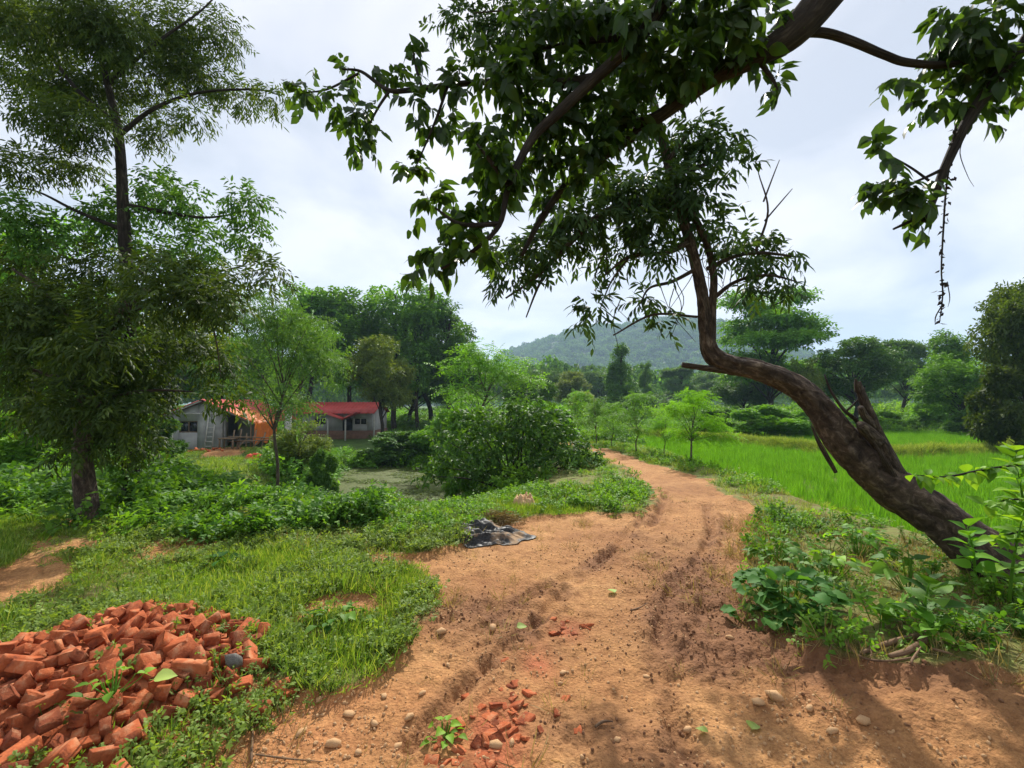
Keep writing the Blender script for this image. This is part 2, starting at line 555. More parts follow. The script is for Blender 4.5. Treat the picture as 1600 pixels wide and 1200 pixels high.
def plain(name, col, col2=None, scale=8, rough=.8, bump=.2, detail=5, stretch=None, metallic=0, spec=.3):
    m, t, o = mat_new(name)
    c = t.nodes.new('ShaderNodeTexCoord')
    mp = t.nodes.new('ShaderNodeMapping')
    t.links.new(c.outputs['Object'], mp.inputs[0])
    if stretch:
        mp.inputs['Scale'].default_value = stretch
    n = nd(t, 'ShaderNodeTexNoise', Scale=scale, Detail=detail, Roughness=.6)
    t.links.new(mp.outputs[0], n.inputs['Vector'])
    col2 = col2 or tuple(v * .6 for v in col)
    rp = ramp(t, n.outputs['Fac'], [(.3, col2), (.68, col)])
    a = nd(t, 'ShaderNodeAttribute', attribute_name='rnd')
    p = nd(t, 'ShaderNodeBsdfPrincipled', Roughness=rough, Metallic=metallic)
    p.inputs['Specular IOR Level'].default_value = spec
    t.links.new(rp.outputs[0], p.inputs['Base Color'])
    n2 = nd(t, 'ShaderNodeTexNoise', Scale=scale * 4, Detail=4)
    t.links.new(mp.outputs[0], n2.inputs['Vector'])
    b = nd(t, 'ShaderNodeBump', Strength=bump, Distance=.03)
    t.links.new(n2.outputs['Fac'], b.inputs['Height'])
    t.links.new(b.outputs[0], p.inputs['Normal'])
    t.links.new(p.outputs[0], o.inputs[0])
    return m


def bark_mat(name, c1, c2, c3, su=9, sv=3, bump=.8, dist=.03):
    m, t, o = mat_new(name)
    uv = t.nodes.new('ShaderNodeTexCoord')
    mp = t.nodes.new('ShaderNodeMapping'); mp.inputs['Scale'].default_value = (su, sv, 1)
    t.links.new(uv.outputs['UV'], mp.inputs[0])
    n = nd(t, 'ShaderNodeTexNoise', Scale=2.0, Detail=8, Roughness=.68, Distortion=.6)
    t.links.new(mp.outputs[0], n.inputs['Vector'])
    n2 = nd(t, 'ShaderNodeTexNoise', Scale=5, Detail=6, Roughness=.6)
    t.links.new(uv.outputs['Object'], n2.inputs['Vector'])
    rp = ramp(t, n.outputs['Fac'], [(.32, c1), (.52, c2), (.72, c3)])
    rp2 = ramp(t, n2.outputs['Fac'], [(.35, (.55, .5, .48)), (.65, (1.25, 1.2, 1.1))])
    col = mixc(t, 1.0, rp.outputs[0], rp2.outputs[0], 'MULTIPLY')
    p = nd(t, 'ShaderNodeBsdfPrincipled', Roughness=.85)
    p.inputs['Specular IOR Level'].default_value = .25
    t.links.new(col, p.inputs['Base Color'])
    b = nd(t, 'ShaderNodeBump', Strength=bump, Distance=dist)
    t.links.new(n.outputs['Fac'], b.inputs['Height']); t.links.new(b.outputs[0], p.inputs['Normal'])
    t.links.new(p.outputs[0], o.inputs[0])
    return m


def earth_mat():
    m, t, o = mat_new('earth')
    c = t.nodes.new('ShaderNodeTexCoord')
    ob = c.outputs['Object']

    def noise(s, d=5, r=.6, dist=0):
        n = nd(t, 'ShaderNodeTexNoise', Scale=s, Detail=d, Roughness=r, Distortion=dist)
        t.links.new(ob, n.inputs['Vector'])
        return n.outputs['Fac']
    n1, n2, n3 = noise(1.3, 6), noise(9, 6, .65), noise(60, 3)
    vo = nd(t, 'ShaderNodeTexVoronoi', Scale=42); vo.inputs['Randomness'].default_value = 1
    t.links.new(ob, vo.inputs['Vector'])
    dirt = ramp(t, n1, [(.3, (.32, .150, .060)), (.55, (.42, .218, .088)), (.75, (.51, .290, .130))])
    fine = ramp(t, n2, [(.28, (.72, .66, .61)), (.5, (1, 1, 1)), (.75, (1.16, 1.15, 1.12))])
    d2 = mixc(t, 1.0, dirt.outputs[0], fine.outputs[0], 'MULTIPLY')
    grit = ramp(t, n3, [(.3, (.72, .68, .64)), (.7, (1.2, 1.2, 1.2))])
    d3 = mixc(t, 1.0, d2, grit.outputs[0], 'MULTIPLY')
    peb = ramp(t, vo.outputs['Color'], [(.0, (.85, .82, .8)), (.9, (1.05, 1.05, 1.0)), (1, (1.5, 1.45, 1.3))])
    d4 = mixc(t, 1.0, d3, peb.outputs[0], 'MULTIPLY')
    aw = nd(t, 'ShaderNodeAttribute', attribute_name='wet')
    wet_shade_c = ramp(t, n2, [(.3, (.13, .058, .027)), (.7, (.27, .13, .06))])  # dark brown for moist dirt and for the painted tree shadow
    ar = nd(t, 'ShaderNodeAttribute', attribute_name='red')
    redc = ramp(t, n2, [(.3, (.26, .07, .03)), (.7, (.46, .14, .06))])
    d45 = mixc(t, ar.outputs['Fac'], d4, redc.outputs[0])
    d5 = mixc(t, aw.outputs['Fac'], d45, wet_shade_c.outputs[0])
    soil = ramp(t, n2, [(.3, (.11, .08, .03)), (.5, (.17, .165, .045)), (.72, (.14, .21, .04))])
    vl = nd(t, 'ShaderNodeVectorMath', operation='LENGTH'); t.links.new(ob, vl.inputs[0])
    fr = nd(t, 'ShaderNodeMapRange'); fr.inputs[1].default_value = 9; fr.inputs[2].default_value = 26
    t.links.new(vl.outputs['Value'], fr.inputs[0])
    meadow = ramp(t, n1, [(.3, (.05, .095, .02)), (.7, (.10, .17, .035))])
    soilc = mixc(t, fr.outputs[0], soil.outputs[0], meadow.outputs[0])
    ad = nd(t, 'ShaderNodeAttribute', attribute_name='dirt')
    sub = nd(t, 'ShaderNodeMath', operation='ADD'); sub.use_clamp = True
    mlt = nd(t, 'ShaderNodeMath', operation='MULTIPLY_ADD'); mlt.inputs[1].default_value = .9; mlt.inputs[2].default_value = -.45
    t.links.new(n2, mlt.inputs[0]); t.links.new(ad.outputs['Fac'], sub.inputs[0]); t.links.new(mlt.outputs[0], sub.inputs[1])
    e = ramp(t, sub.outputs[0], [(.3, (0, 0, 0)), (.55, (1, 1, 1))])
    col = mixc(t, e.outputs[0], soilc, d5)
    p = nd(t, 'ShaderNodeBsdfPrincipled', Roughness=.92)
    p.inputs['Specular IOR Level'].default_value = .2
    t.links.new(col, p.inputs['Base Color'])
    a1 = nd(t, 'ShaderNodeMath', operation='MULTIPLY_ADD'); a1.inputs[1].default_value = .35
    t.links.new(n3, a1.inputs[0]); t.links.new(n2, a1.inputs[2])
    a2 = nd(t, 'ShaderNodeMath', operation='MULTIPLY_ADD'); a2.inputs[1].default_value = -.25
    t.links.new(vo.outputs['Distance'], a2.inputs[0]); t.links.new(a1.outputs[0], a2.inputs[2])
    b = nd(t, 'ShaderNodeBump', Strength=.8, Distance=.035)
    t.links.new(a2.outputs[0], b.inputs['Height']); t.links.new(b.outputs[0], p.inputs['Normal'])
    t.links.new(p.outputs[0], o.inputs[0])
    return m


def brick_mat():
    m, t, o = mat_new('brick_red')
    c = t.nodes.new('ShaderNodeTexCoord')
    oi = t.nodes.new('ShaderNodeObjectInfo')
    v = nd(t, 'ShaderNodeVectorMath', operation='ADD')
    t.links.new(c.outputs['Object'], v.inputs[0]); t.links.new(oi.outputs['Random'], v.inputs[1])
    n = nd(t, 'ShaderNodeTexNoise', Scale=14, Detail=6, Roughness=.65)
    n2 = nd(t, 'ShaderNodeTexNoise', Scale=90, Detail=3)
    t.links.new(v.outputs[0], n.inputs['Vector']); t.links.new(v.outputs[0], n2.inputs['Vector'])
    r1 = ramp(t, n.outputs['Fac'], [(.3, (.25, .062, .026)), (.55, (.43, .112, .042)), (.78, (.53, .185, .08))])
    r2 = ramp(t, oi.outputs['Random'], [(0, (.52, .55, .62)), (.3, (.85, .85, .85)), (.65, (1.05, 1.05, 1.0)), (1, (1.15, 1.3, 1.3))])
    col = mixc(t, 1.0, r1.outputs[0], r2.outputs[0], 'MULTIPLY')
    n3 = nd(t, 'ShaderNodeTexNoise', Scale=7, Detail=6, Roughness=.7)
    t.links.new(v.outputs[0], n3.inputs['Vector'])
    du = ramp(t, n3.outputs['Fac'], [(.52, (0, 0, 0)), (.72, (.75, .75, .75))])
    col = mixc(t, du.outputs[0], col, (.40, .235, .135))
    so = ramp(t, n3.outputs['Fac'], [(.28, (.8, .8, .8)), (.42, (0, 0, 0))])
    col = mixc(t, so.outputs[0], col, (.13, .045, .028))
    p = nd(t, 'ShaderNodeBsdfPrincipled', Roughness=.92)
    p.inputs['Specular IOR Level'].default_value = .15
    t.links.new(col, p.inputs['Base Color'])
    a = nd(t, 'ShaderNodeMath', operation='MULTIPLY_ADD'); a.inputs[1].default_value = .4
    t.links.new(n2.outputs['Fac'], a.inputs[0]); t.links.new(n.outputs['Fac'], a.inputs[2])
    b = nd(t, 'ShaderNodeBump', Strength=.7, Distance=.012)
    t.links.new(a.outputs[0], b.inputs['Height']); t.links.new(b.outputs[0], p.inputs['Normal'])
    t.links.new(p.outputs[0], o.inputs[0])
    return m


def water_mat():
    m, t, o = mat_new('pond_water')
    c = t.nodes.new('ShaderNodeTexCoord')
    n = nd(t, 'ShaderNodeTexNoise', Scale=1.1, Detail=8, Roughness=.72, Distortion=.5)
    t.links.new(c.outputs['Object'], n.inputs['Vector'])
    n2 = nd(t, 'ShaderNodeTexNoise', Scale=14, Detail=4)
    t.links.new(c.outputs['Object'], n2.inputs['Vector'])
    alg = ramp(t, n2.outputs['Fac'], [(.35, (.05, .064, .014)), (.65, (.115, .14, .036))])
    f = ramp(t, n.outputs['Fac'], [(.36, (0, 0, 0)), (.46, (1, 1, 1))])
    col = mixc(t, f.outputs[0], (.045, .04, .018), alg.outputs[0])
    rg = ramp(t, f.outputs[0], [(0, (.12, .12, .12)), (1, (.6, .6, .6))])
    p = t.nodes.new('ShaderNodeBsdfPrincipled')
    p.inputs['Specular IOR Level'].default_value = .1
    t.links.new(col, p.inputs['Base Color']); t.links.new(rg.outputs[0], p.inputs['Roughness'])
    b = nd(t, 'ShaderNodeBump', Strength=.3, Distance=.01)
    t.links.new(n2.outputs['Fac'], b.inputs['Height']); t.links.new(b.outputs[0], p.inputs['Normal'])
    t.links.new(p.outputs[0], o.inputs[0])
    return m


EARTH = earth_mat()
BRICK = brick_mat()
M = dict(
    lf_acacia=leaf_mat('leaf_acacia', (0.027, 0.051, 0.011), (0.055, 0.094, 0.018), (0.109, 0.156, 0.027), .34),
    lf_vine=leaf_mat('leaf_vine', (0.049, 0.122, 0.014), (0.090, 0.211, 0.022), (0.163, 0.325, 0.030), .35),
    lf_lean=leaf_mat('leaf_lean', (0.019, 0.041, 0.014), (0.033, 0.068, 0.020), (0.056, 0.099, 0.027), .28),
    lf_big=leaf_mat('leaf_big', (0.024, 0.054, 0.013), (0.040, 0.086, 0.017), (0.071, 0.127, 0.022), .5, .42, .35, 1.8),
    lf_dark=leaf_mat('leaf_dark', (0.038, 0.095, 0.020), (0.073, 0.168, 0.030), (0.122, 0.254, 0.042), .3),
    lf_mid=leaf_mat('leaf_mid', (0.070, 0.168, 0.022), (0.114, 0.265, 0.033), (0.176, 0.371, 0.044), .35),
    lf_bright=leaf_mat('leaf_bright', (0.081, 0.195, 0.022), (0.128, 0.312, 0.032), (0.203, 0.416, 0.045), .4),
    lf_olive=leaf_mat('leaf_olive', (0.079, 0.118, 0.024), (0.122, 0.180, 0.032), (0.186, 0.234, 0.045), .3),
    lf_yellow=leaf_mat('leaf_yellow', (.10, .15, .025), (.17, .22, .035), (.26, .29, .05), .38),
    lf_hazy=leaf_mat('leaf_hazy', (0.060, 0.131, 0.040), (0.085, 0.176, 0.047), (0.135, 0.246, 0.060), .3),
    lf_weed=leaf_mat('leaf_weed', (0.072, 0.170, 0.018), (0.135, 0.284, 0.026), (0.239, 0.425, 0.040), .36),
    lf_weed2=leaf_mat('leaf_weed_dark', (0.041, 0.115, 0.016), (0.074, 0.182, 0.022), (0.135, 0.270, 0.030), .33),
    lf_small=leaf_mat('leaf_small', (.11, .18, .03), (.17, .26, .045), (.26, .34, .09), .36),
    lf_shrub=leaf_mat('leaf_shrub', (.03, .075, .014), (.06, .14, .022), (.13, .26, .04), .3),
    lf_squash=leaf_mat('leaf_squash', (0.039, 0.112, 0.023), (0.058, 0.164, 0.030), (0.086, 0.216, 0.040), .34, .62, .1),
    lf_rice=leaf_mat('leaf_rice', (.075, .20, .016), (.105, .27, .022), (.16, .34, .04), .42),
    lf_grass=leaf_mat('leaf_grass', (0.090, 0.182, 0.024), (0.162, 0.281, 0.037), (0.312, 0.374, 0.088), .38),
    lf_dry=leaf_mat('leaf_dry', (.16, .11, .05), (.26, .2, .09), (.36, .3, .15), .25),
    lf_bund=leaf_mat('leaf_bund', (0.125, 0.207, 0.032), (0.208, 0.292, 0.058), (0.331, 0.400, 0.106), .35),
    lf_fallen=leaf_mat('leaf_fallen', (.25, .38, .08), (.3, .42, .1), (.35, .45, .12), .3),
    bark=bark_mat('bark_dark', (.014, .011, .009), (.040, .031, .025), (.095, .077, .062)),
    bark_lean=bark_mat('bark_brown', (.026, .018, .014), (.10, .07, .052), (.31, .24, .185), 7, 4.5, 1.0, .06),
    bark_grey=bark_mat('bark_grey', (.05, .04, .03), (.11, .09, .07), (.2, .17, .13)),
    deadwood=bark_mat('dead_wood', (.10, .055, .03), (.22, .14, .085), (.36, .26, .17), 8, 2, .6, .01),
    stone=plain('stone', (.58, .36, .18), (.40, .22, .10), 14, .85, .3),
    clod=plain('clod', (.30, .15, .075), (.18, .085, .04), 20, .95, .5),
    cement=plain('cement_render', (.46, .45, .43), (.30, .29, .275), 1.6, .9, .15),
    plinth=plain('brick_plinth', (.24, .13, .085), (.15, .085, .06), 4, .9, .3),
    redroof=plain('red_roof_sheet', (.62, .10, .09), (.46, .06, .055), 1.6, .5, .05),
    dark=plain('dark_inside', (.02, .019, .018), None, 4, .7, .05),
    wood=plain('weathered_wood', (.26, .18, .11), (.14, .09, .055), 6, .85, .3),
    pole=plain('pale_pole', (.55, .53, .49), (.40, .37, .33), 6, .7, .15),
    orange=plain('orange_tarpaulin', (.78, .20, .03), (.62, .14, .02), 3, .5, .2),
    redcloth=plain('red_cloth', (.70, .09, .035), (.5, .05, .02), 5, .7, .3),
    tan=plain('tan_sack', (.62, .40, .20), (.42, .26, .13), 9, .85, .3),
    concrete=plain('grey_rock', (.20, .185, .16), (.09, .085, .075), 9, .8, .3),
)


blotch(M['lf_big'], 22, (.16, .15, .03))
blotch(M['lf_squash'], 40, (.16, .17, .05))
blotch(M['lf_weed'], 14, (.20, .18, .05), .64, .74)
blotch(M['lf_weed2'], 14, (.15, .13, .04), .64, .74)


def glass_mat():
    m, t, o = mat_new('window_glass')
    p = nd(t, 'ShaderNodeBsdfPrincipled', Roughness=.12)
    p.inputs['Base Color'].default_value = (.02, .025, .03, 1)
    t.links.new(p.outputs[0], o.inputs[0])
    return m


M['glass'] = glass_mat()

# ------------------------------------------------------------------ ground, road, path, fields
ang = np.concatenate([np.linspace(-180, -64, 30, endpoint=False), np.linspace(-64, 64, 640), np.linspace(64, 180, 31)[1:-1]])
rad = np.concatenate([np.linspace(.02, 1.3, 8, endpoint=False), 1.3 * 1.0078 ** np.arange(255), 1.3 * 1.0078 ** 255 * 1.016 ** np.arange(1, 75)])
rad = np.concatenate([rad, rad[-1] * 1.05 ** np.arange(1, 93)])
A, RR = np.meshgrid(np.radians(ang), rad)
X, Y = RR * np.sin(A), RR * np.cos(A)
Z = height(X.ravel(), Y.ravel()).reshape(X.shape)
DM = dirt_mask(X.ravel(), Y.ravel())
WM = wet_shade_mask(X.ravel(), Y.ravel())
RM = red_mask(X.ravel(), Y.ravel())
na, nr = len(ang), len(rad)
i, j = np.meshgrid(np.arange(nr - 1), np.arange(na), indexing='ij')
j2 = (j + 1) % na
FQ = np.stack([i * na + j, (i + 1) * na + j, (i + 1) * na + j2, i * na + j2], -1).reshape(-1, 4)
VV = np.stack([X.ravel(), Y.ravel(), Z.ravel()], 1)
fx, fy, fd = VV[FQ][..., 0].mean(1), VV[FQ][..., 1].mean(1), DM[FQ].mean(1)
is_dirt = fd > .5
is_path = is_dirt & ((sdist(fx, fy, PATH) > -.4) | (sdist(fx, fy, PATH2) > -.4))
is_road = is_dirt & ~is_path & ((sdist(fx, fy, DIRT) > -.6) | (sdist(fx, fy, DIRT_FAR) > -.6))
is_pad = (sdist(fx, fy, PADDY_A) > 0) | (sdist(fx, fy, PADDY_B) > 0)
is_bund = ~is_pad & (seg_dist(fx, fy, BUND) < .75)


def sub_sheet(name, sel):
    f = FQ[sel]
    u, inv = np.unique(f, return_inverse=True)
    me = mesh(name, VV[u], None, inv.reshape(-1, 4), EARTH, {'dirt': DM[u], 'wet': WM[u], 'red': RM[u]}, True)
    return link(name, me, kind='structure')


road = sub_sheet('road', is_road)
sub_sheet('path', is_path)
sub_sheet('paddy_field', is_pad)
sub_sheet('field_bank', is_bund)
ground = sub_sheet('ground', ~(is_road | is_path | is_pad | is_bund))

# pond water
pw = np.array(POND); pc = pw.mean(0)
pw = pc + (pw - pc) * 1.22
C2 = catmull(np.vstack([np.c_[pw, np.zeros(len(pw))], [[*pw[0], 0]]]), 6)[:-1]
k = len(C2)
Vp = np.vstack([np.c_[C2[:, :2], np.full(k, WATER_Z)], [[*pc, WATER_Z]]])
link('water', mesh('water', Vp, np.stack([np.full(k, k), np.arange(k), (np.arange(k) + 1) % k], 1), None, water_mat()), kind='structure')


# ------------------------------------------------------------------ hills
def hill(name, cx, cy_, hgt, sx, sy, mat, seed, n=110):
    u = np.linspace(-2.6, 2.6, n)
    gx, gy = np.meshgrid(u, u)
    x, y = cx + gx * sx, cy_ + gy * sy
    e = np.exp(-(np.abs(gx) ** 2.2 + gy * gy) / 2)
    z = hgt * (e - .035) + (fbm(x / sx * 1.7, y / sy * 1.7, seed) - .5) * hgt * .42 * e - 3
    z += (vnoise(x / 9, y / 9, seed + 3) - .5) * 5 * np.clip(e * 3, 0, 1)
    i, j = np.meshgrid(np.arange(n - 1), np.arange(n - 1), indexing='ij')
    F4 = np.stack([i * n + j, i * n + j + 1, (i + 1) * n + j + 1, (i + 1) * n + j], -1).reshape(-1, 4)
    V = np.stack([x.ravel(), y.ravel(), z.ravel()], 1)
    link(name, mesh(name, V, None, F4, mat, {}, True), kind='structure')
    return V, e.ravel()


hillmat = plain('hill_forest_floor', (.055, .10, .035), (.03, .06, .022), .06, .95, .0)
HV, HE = hill('hill', 222, 820, 150, 215, 190, hillmat, 3)
hill('far_ridge', 1480, 1750, 215, 520, 170, hillmat, 8, 60)
hill('far_ridge', -300, 1700, 120, 420, 170, hillmat, 12, 60)

# ------------------------------------------------------------------ scatter (ground cover that nobody could count)
_src = {}


def source(name, me):
    if name not in _src:
        o = bpy.data.objects.new(name, me)      # only feeds the scatter below, never linked to the scene
        _src[name] = o
    return _src[name]


def scatter(name, P, rot, scl, idx, sources, kind='stuff'):
    P = np.asarray(P, np.float32)
    me = bpy.data.meshes.new(name)
    me.vertices.add(len(P)); me.vertices.foreach_set('co', P.ravel())
    for nm, typ, a in (('rot', 'FLOAT_VECTOR', rot), ('scl', 'FLOAT_VECTOR', scl)):
        at = me.attributes.new(nm, typ, 'POINT'); at.data.foreach_set('vector', np.asarray(a, np.float32).ravel())
    at = me.attributes.new('idx', 'INT', 'POINT'); at.data.foreach_set('value', np.asarray(idx, np.int32))
    o = link(name, me, kind=kind)
    ng = bpy.data.node_groups.new(name, 'GeometryNodeTree')
    ng.interface.new_socket('Geometry', in_out='INPUT', socket_type='NodeSocketGeometry')
    ng.interface.new_socket('Geometry', in_out='OUTPUT', socket_type='NodeSocketGeometry')
    gi, go = ng.nodes.new('NodeGroupInput'), ng.nodes.new('NodeGroupOutput')
    iop = ng.nodes.new('GeometryNodeInstanceOnPoints')
    jn = ng.nodes.new('GeometryNodeJoinGeometry')
    for s in reversed(sources):
        oi = ng.nodes.new('GeometryNodeObjectInfo'); oi.inputs['Object'].default_value = s
        g2 = ng.nodes.new('GeometryNodeGeometryToInstance')
        ng.links.new(oi.outputs['Geometry'], g2.inputs[0]); ng.links.new(g2.outputs[0], jn.inputs[0])
    ng.links.new(jn.outputs[0], iop.inputs['Instance'])
    ng.links.new(gi.outputs[0], iop.inputs['Points'])
    iop.inputs['Pick Instance'].default_value = True
    for nm, typ, sock in (('rot', 'FLOAT_VECTOR', 'Rotation'), ('scl', 'FLOAT_VECTOR', 'Scale'), ('idx', 'INT', 'Instance Index')):
        na_ = ng.nodes.new('GeometryNodeInputNamedAttribute'); na_.data_type = typ
        na_.inputs['Name'].default_value = nm
        ng.links.new([s for s in na_.outputs if s.enabled][0], iop.inputs[sock])
    ng.links.new(iop.outputs[0], go.inputs[0])
    md = o.modifiers.new('scatter', 'NODES'); md.node_group = ng
    return o


def spread(name, x, y, sources, smin, smax, tilt=.12, zoff=0.0, zs=1.0, r=R, hfun=None):
    n = len(x)
    z = (height(x, y) if hfun is None else hfun(x, y)) + zoff
    rot = np.stack([r.normal(size=n) * tilt, r.normal(size=n) * tilt, r.random(n) * 2 * PI], 1)
    s = smin + (smax - smin) * r.random(n) ** 1.4
    scl = np.stack([s, s, s * zs * (0.8 + .4 * r.random(n))], 1)
    return scatter(name, np.stack([x, y, z], 1), rot, scl, r.integers(0, len(sources), n), sources)


def tuft(name, nb, rad_, L, Wd, mat, lean=.45, seed=0, bend=.35):
    r = np.random.default_rng(seed)
    a = r.random(nb) * 2 * PI; q = rad_ * np.sqrt(r.random(nb))
    P = np.stack([np.cos(a) * q, np.sin(a) * q, np.full(nb, -.01)], 1)
    D = np.stack([np.cos(a) * lean, np.sin(a) * lean, np.ones(nb)], 1) + r.normal(size=(nb, 3)) * lean * .6
    D[:, 2] = np.abs(D[:, 2])
    N = np.stack([np.cos(a), np.sin(a), np.full(nb, .2)], 1) * -1 + r.normal(size=(nb, 3)) * .5
    Ls = L * (.5 + .7 * r.random(nb))
    V, F_, a_ = leaves(P, D, -N, Ls, Wd, r.random(nb), 6, bend, .1)
    return source(name, mesh(name, V, F_, None, mat, {'rnd': a_}))


def clump(name, n, rx, rz, L, Wd, mat, seed=0, kind=6, flat=.6, hang=.2):
    """low leafy mound: leaves on short twigs over a dome"""
    r = np.random.default_rng(seed)
    m = n // 5
    a = r.random(m) * 2 * PI; q = np.sqrt(r.random(m))
    h = rz * np.sqrt(np.maximum(0.02, 1 - q * q)) * (.35 + .75 * r.random(m))
    Q = np.stack([np.cos(a) * q * rx, np.sin(a) * q * rx, h], 1)
    T = unit(np.stack([np.cos(a) * q, np.sin(a) * q, np.full(m, .75)], 1) + r.normal(size=(m, 3)) * .5)
    P, D, N, Ls, Ws, rn = twigs(Q, T, 5, L * 1.6, L, Wd, 1.0, hang, .1, .3, r, up=1.2)
    V, F_, a_ = leaves(P, D, N, Ls, Ws, rn, kind, .2, .2)
    b = MB(); b.add(V, F_, None, a_)
    for k in range(0, m, 3):
        e = Q[k] + T[k] * L
        b.bar((Q[k][0] * .5, Q[k][1] * .5, -.02), e, .004, 3, rnd=.1)
    return source(name, b.build(name, mat))


GRASS = [tuft(f'grass_tuft_{k}', 26, .09, .10, .006, M['lf_grass'], .55, 100 + k) for k in range(4)]
LAWN = [tuft(f'lawn_tuft_{k}', 30, .09, .05, .0065, M['lf_grass'], .95, 110 + k) for k in range(3)]
DRYG = [tuft(f'dry_tuft_{k}', 18, .07, .13, .005, M['lf_dry'], .9, 120 + k) for k in range(2)]
RICE = [tuft(f'rice_tuft_{k}', 22, .07, .32, .010, M['lf_rice'], .30, 130 + k, .3) for k in range(4)]
BUNDG = [tuft(f'bund_tuft_{k}', 30, .14, .22, .012, M['lf_bund'], .8, 140 + k) for k in range(2)]
WEED = [clump(f'weed_{k}', 110, .22, .16, .055, .036, M['lf_weed'], 150 + k) for k in range(3)] + \
       [clump(f'weed_dark_{k}', 110, .24, .20, .065, .042, M['lf_weed2'], 155 + k) for k in range(2)]
MIXW = [clump('weed_pale', 100, .2, .2, .05, .022, M['lf_small'], 190), clump('weed_long', 70, .2, .26, .10, .03, M['lf_weed'], 191, 8), clump('weed_yellowed', 60, .2, .16, .05, .035, M['lf_yellow'], 192)]
TINY = [clump(f'tiny_weed_{k}', 55, .10, .06, .024, .014, M['lf_small'], 160 + k) for k in range(3)]
BUSHC = [clump(f'bush_clump_{k}', 300, .55, .55, .13, .075, M['lf_weed' if k % 2 else 'lf_mid'], 170 + k, 4) for k in range(4)] + \
        [clump('bush_clump_dark', 300, .55, .6, .12, .06, M['lf_dark'], 177, 4)]


def uniform(n, x0, x1, y0, y1, r=R):
    return x0 + (x1 - x0) * r.random(n), y0 + (y1 - y0) * r.random(n)


POLY = lambda pts: [tuple(Gt(*p)[:2]) for p in pts]
UG_LEFT = POLY([(215, 835), (400, 838), (585, 822), (610, 795), (560, 770), (500, 745), (430, 725), (330, 712), (235, 740), (190, 790)])
BANK_MID = POLY([(590, 835), (700, 832), (800, 800), (1000, 800), (1015, 770), (960, 755), (860, 770), (720, 790), (600, 795)])
UG_RIGHT = POLY([(1155, 815), (1175, 925), (1230, 985), (1330, 1010), (1440, 1010), (1600, 1050), (1700, 1000), (1700, 800), (1420, 868), (1220, 805)])

free = lambda x, y: dirt_mask(x, y) < .42
off_water = lambda x, y: sdist(x, y, POND) < -.1
off_paddy = lambda x, y: (sdist(x, y, PADDY_A) < -.1) & (sdist(x, y, PADDY_B) < -.1)
heap_off = lambda x, y: ((x - HEAP_C[0]) / 1.2) ** 2 + ((y - HEAP_C[1]) / .75) ** 2 > .9
HOUSES = [[(-25, 29.5), (-15.6, 29.5), (-15.6, 37), (-25, 37)], [(-19.5, 35.5), (-10.8, 35.5), (-10.8, 44), (-19.5, 44)]]
off_house = lambda x, y: (sdist(x, y, HOUSES[0]) < 0) & (sdist(x, y, HOUSES[1]) < 0)


def pick(x, y, *conds, dens=None):
    s = np.ones(len(x), bool)
    for c in conds:
        s &= c(x, y)
    if dens is not None:
        s &= R.random(len(x)) < dens(x, y)
    return x[s], y[s]


wedge = lambda x, y: ~((x < -.09 * y) & (x > -.43 * y) & (y > 8.3) & (y < 16.5)) & ~((x < -.50 * y) & (x > -.78 * y) & (y > 11) & (y < 29))
infr = lambda x, y: np.abs(x) < y * 1.18 + .6
# lawn and longer grass on the left
x, y = uniform(52000, -9, 1.2, 1.6, 9)
x, y = pick(x, y, infr, free, heap_off, lambda x, y: sdist(x, y, UG_LEFT) < .15, dens=lambda x, y: .18 + .8 * sstep(.38, .58, fbm(x * 1.4, y * 1.4, 70)))
spread('lawn_grass', x, y, LAWN, .55, 1.25)
x, y = uniform(30000, -9, 1.2, 2.2, 9)
x, y = pick(x, y, infr, free, heap_off, lambda x, y: sdist(x, y, UG_LEFT) < .15, dens=lambda x, y: sstep(.46, .62, fbm(x * .9, y * .9, 74)) * .9)
spread('tall_grass', x, y, GRASS, .6, 1.35)
x, y = uniform(9000, -6, .4, 1.6, 7)
x, y = pick(x, y, infr, free, heap_off, dens=lambda x, y: .1 + .8 * sstep(.48, .62, fbm(x * 1.6, y * 1.6, 78)))
spread('small_weeds', x, y, TINY, .6, 1.5)
x, y = uniform(3200, -9, .5, 1.8, 9)
x, y = pick(x, y, infr, heap_off, lambda x, y: sdist(x, y, UG_LEFT) < .1, dens=lambda x, y: .3 + .7 * sstep(.5, .7, fbm(x * 1.1, y * 1.1, 79)))
spread('dry_stalks', x, y, DRYG, .35, .9)
# sparse grass straggling over the dirt margin
x, y = uniform(16000, -4, 3.2, 1.7, 9)
x, y = pick(x, y, infr, lambda x, y: (dirt_mask(x, y) > .3) & (dirt_mask(x, y) < .9), dens=lambda x, y: .5 * sstep(.5, .7, fbm(x * 2.2, y * 2.2, 80)))
spread('straggling_grass', x, y, LAWN + TINY, .4, .9)
x, y = uniform(7000, -3, 6, 1.7, 9)
x, y = pick(x, y, infr, dens=lambda x, y: .3 * sstep(.5, .75, fbm(x * 1.5, y * 1.5, 83)) + .7 * (sdist(x, y, UG_RIGHT) > -.2))
spread('dry_grass', x, y, DRYG, .5, 1.2)
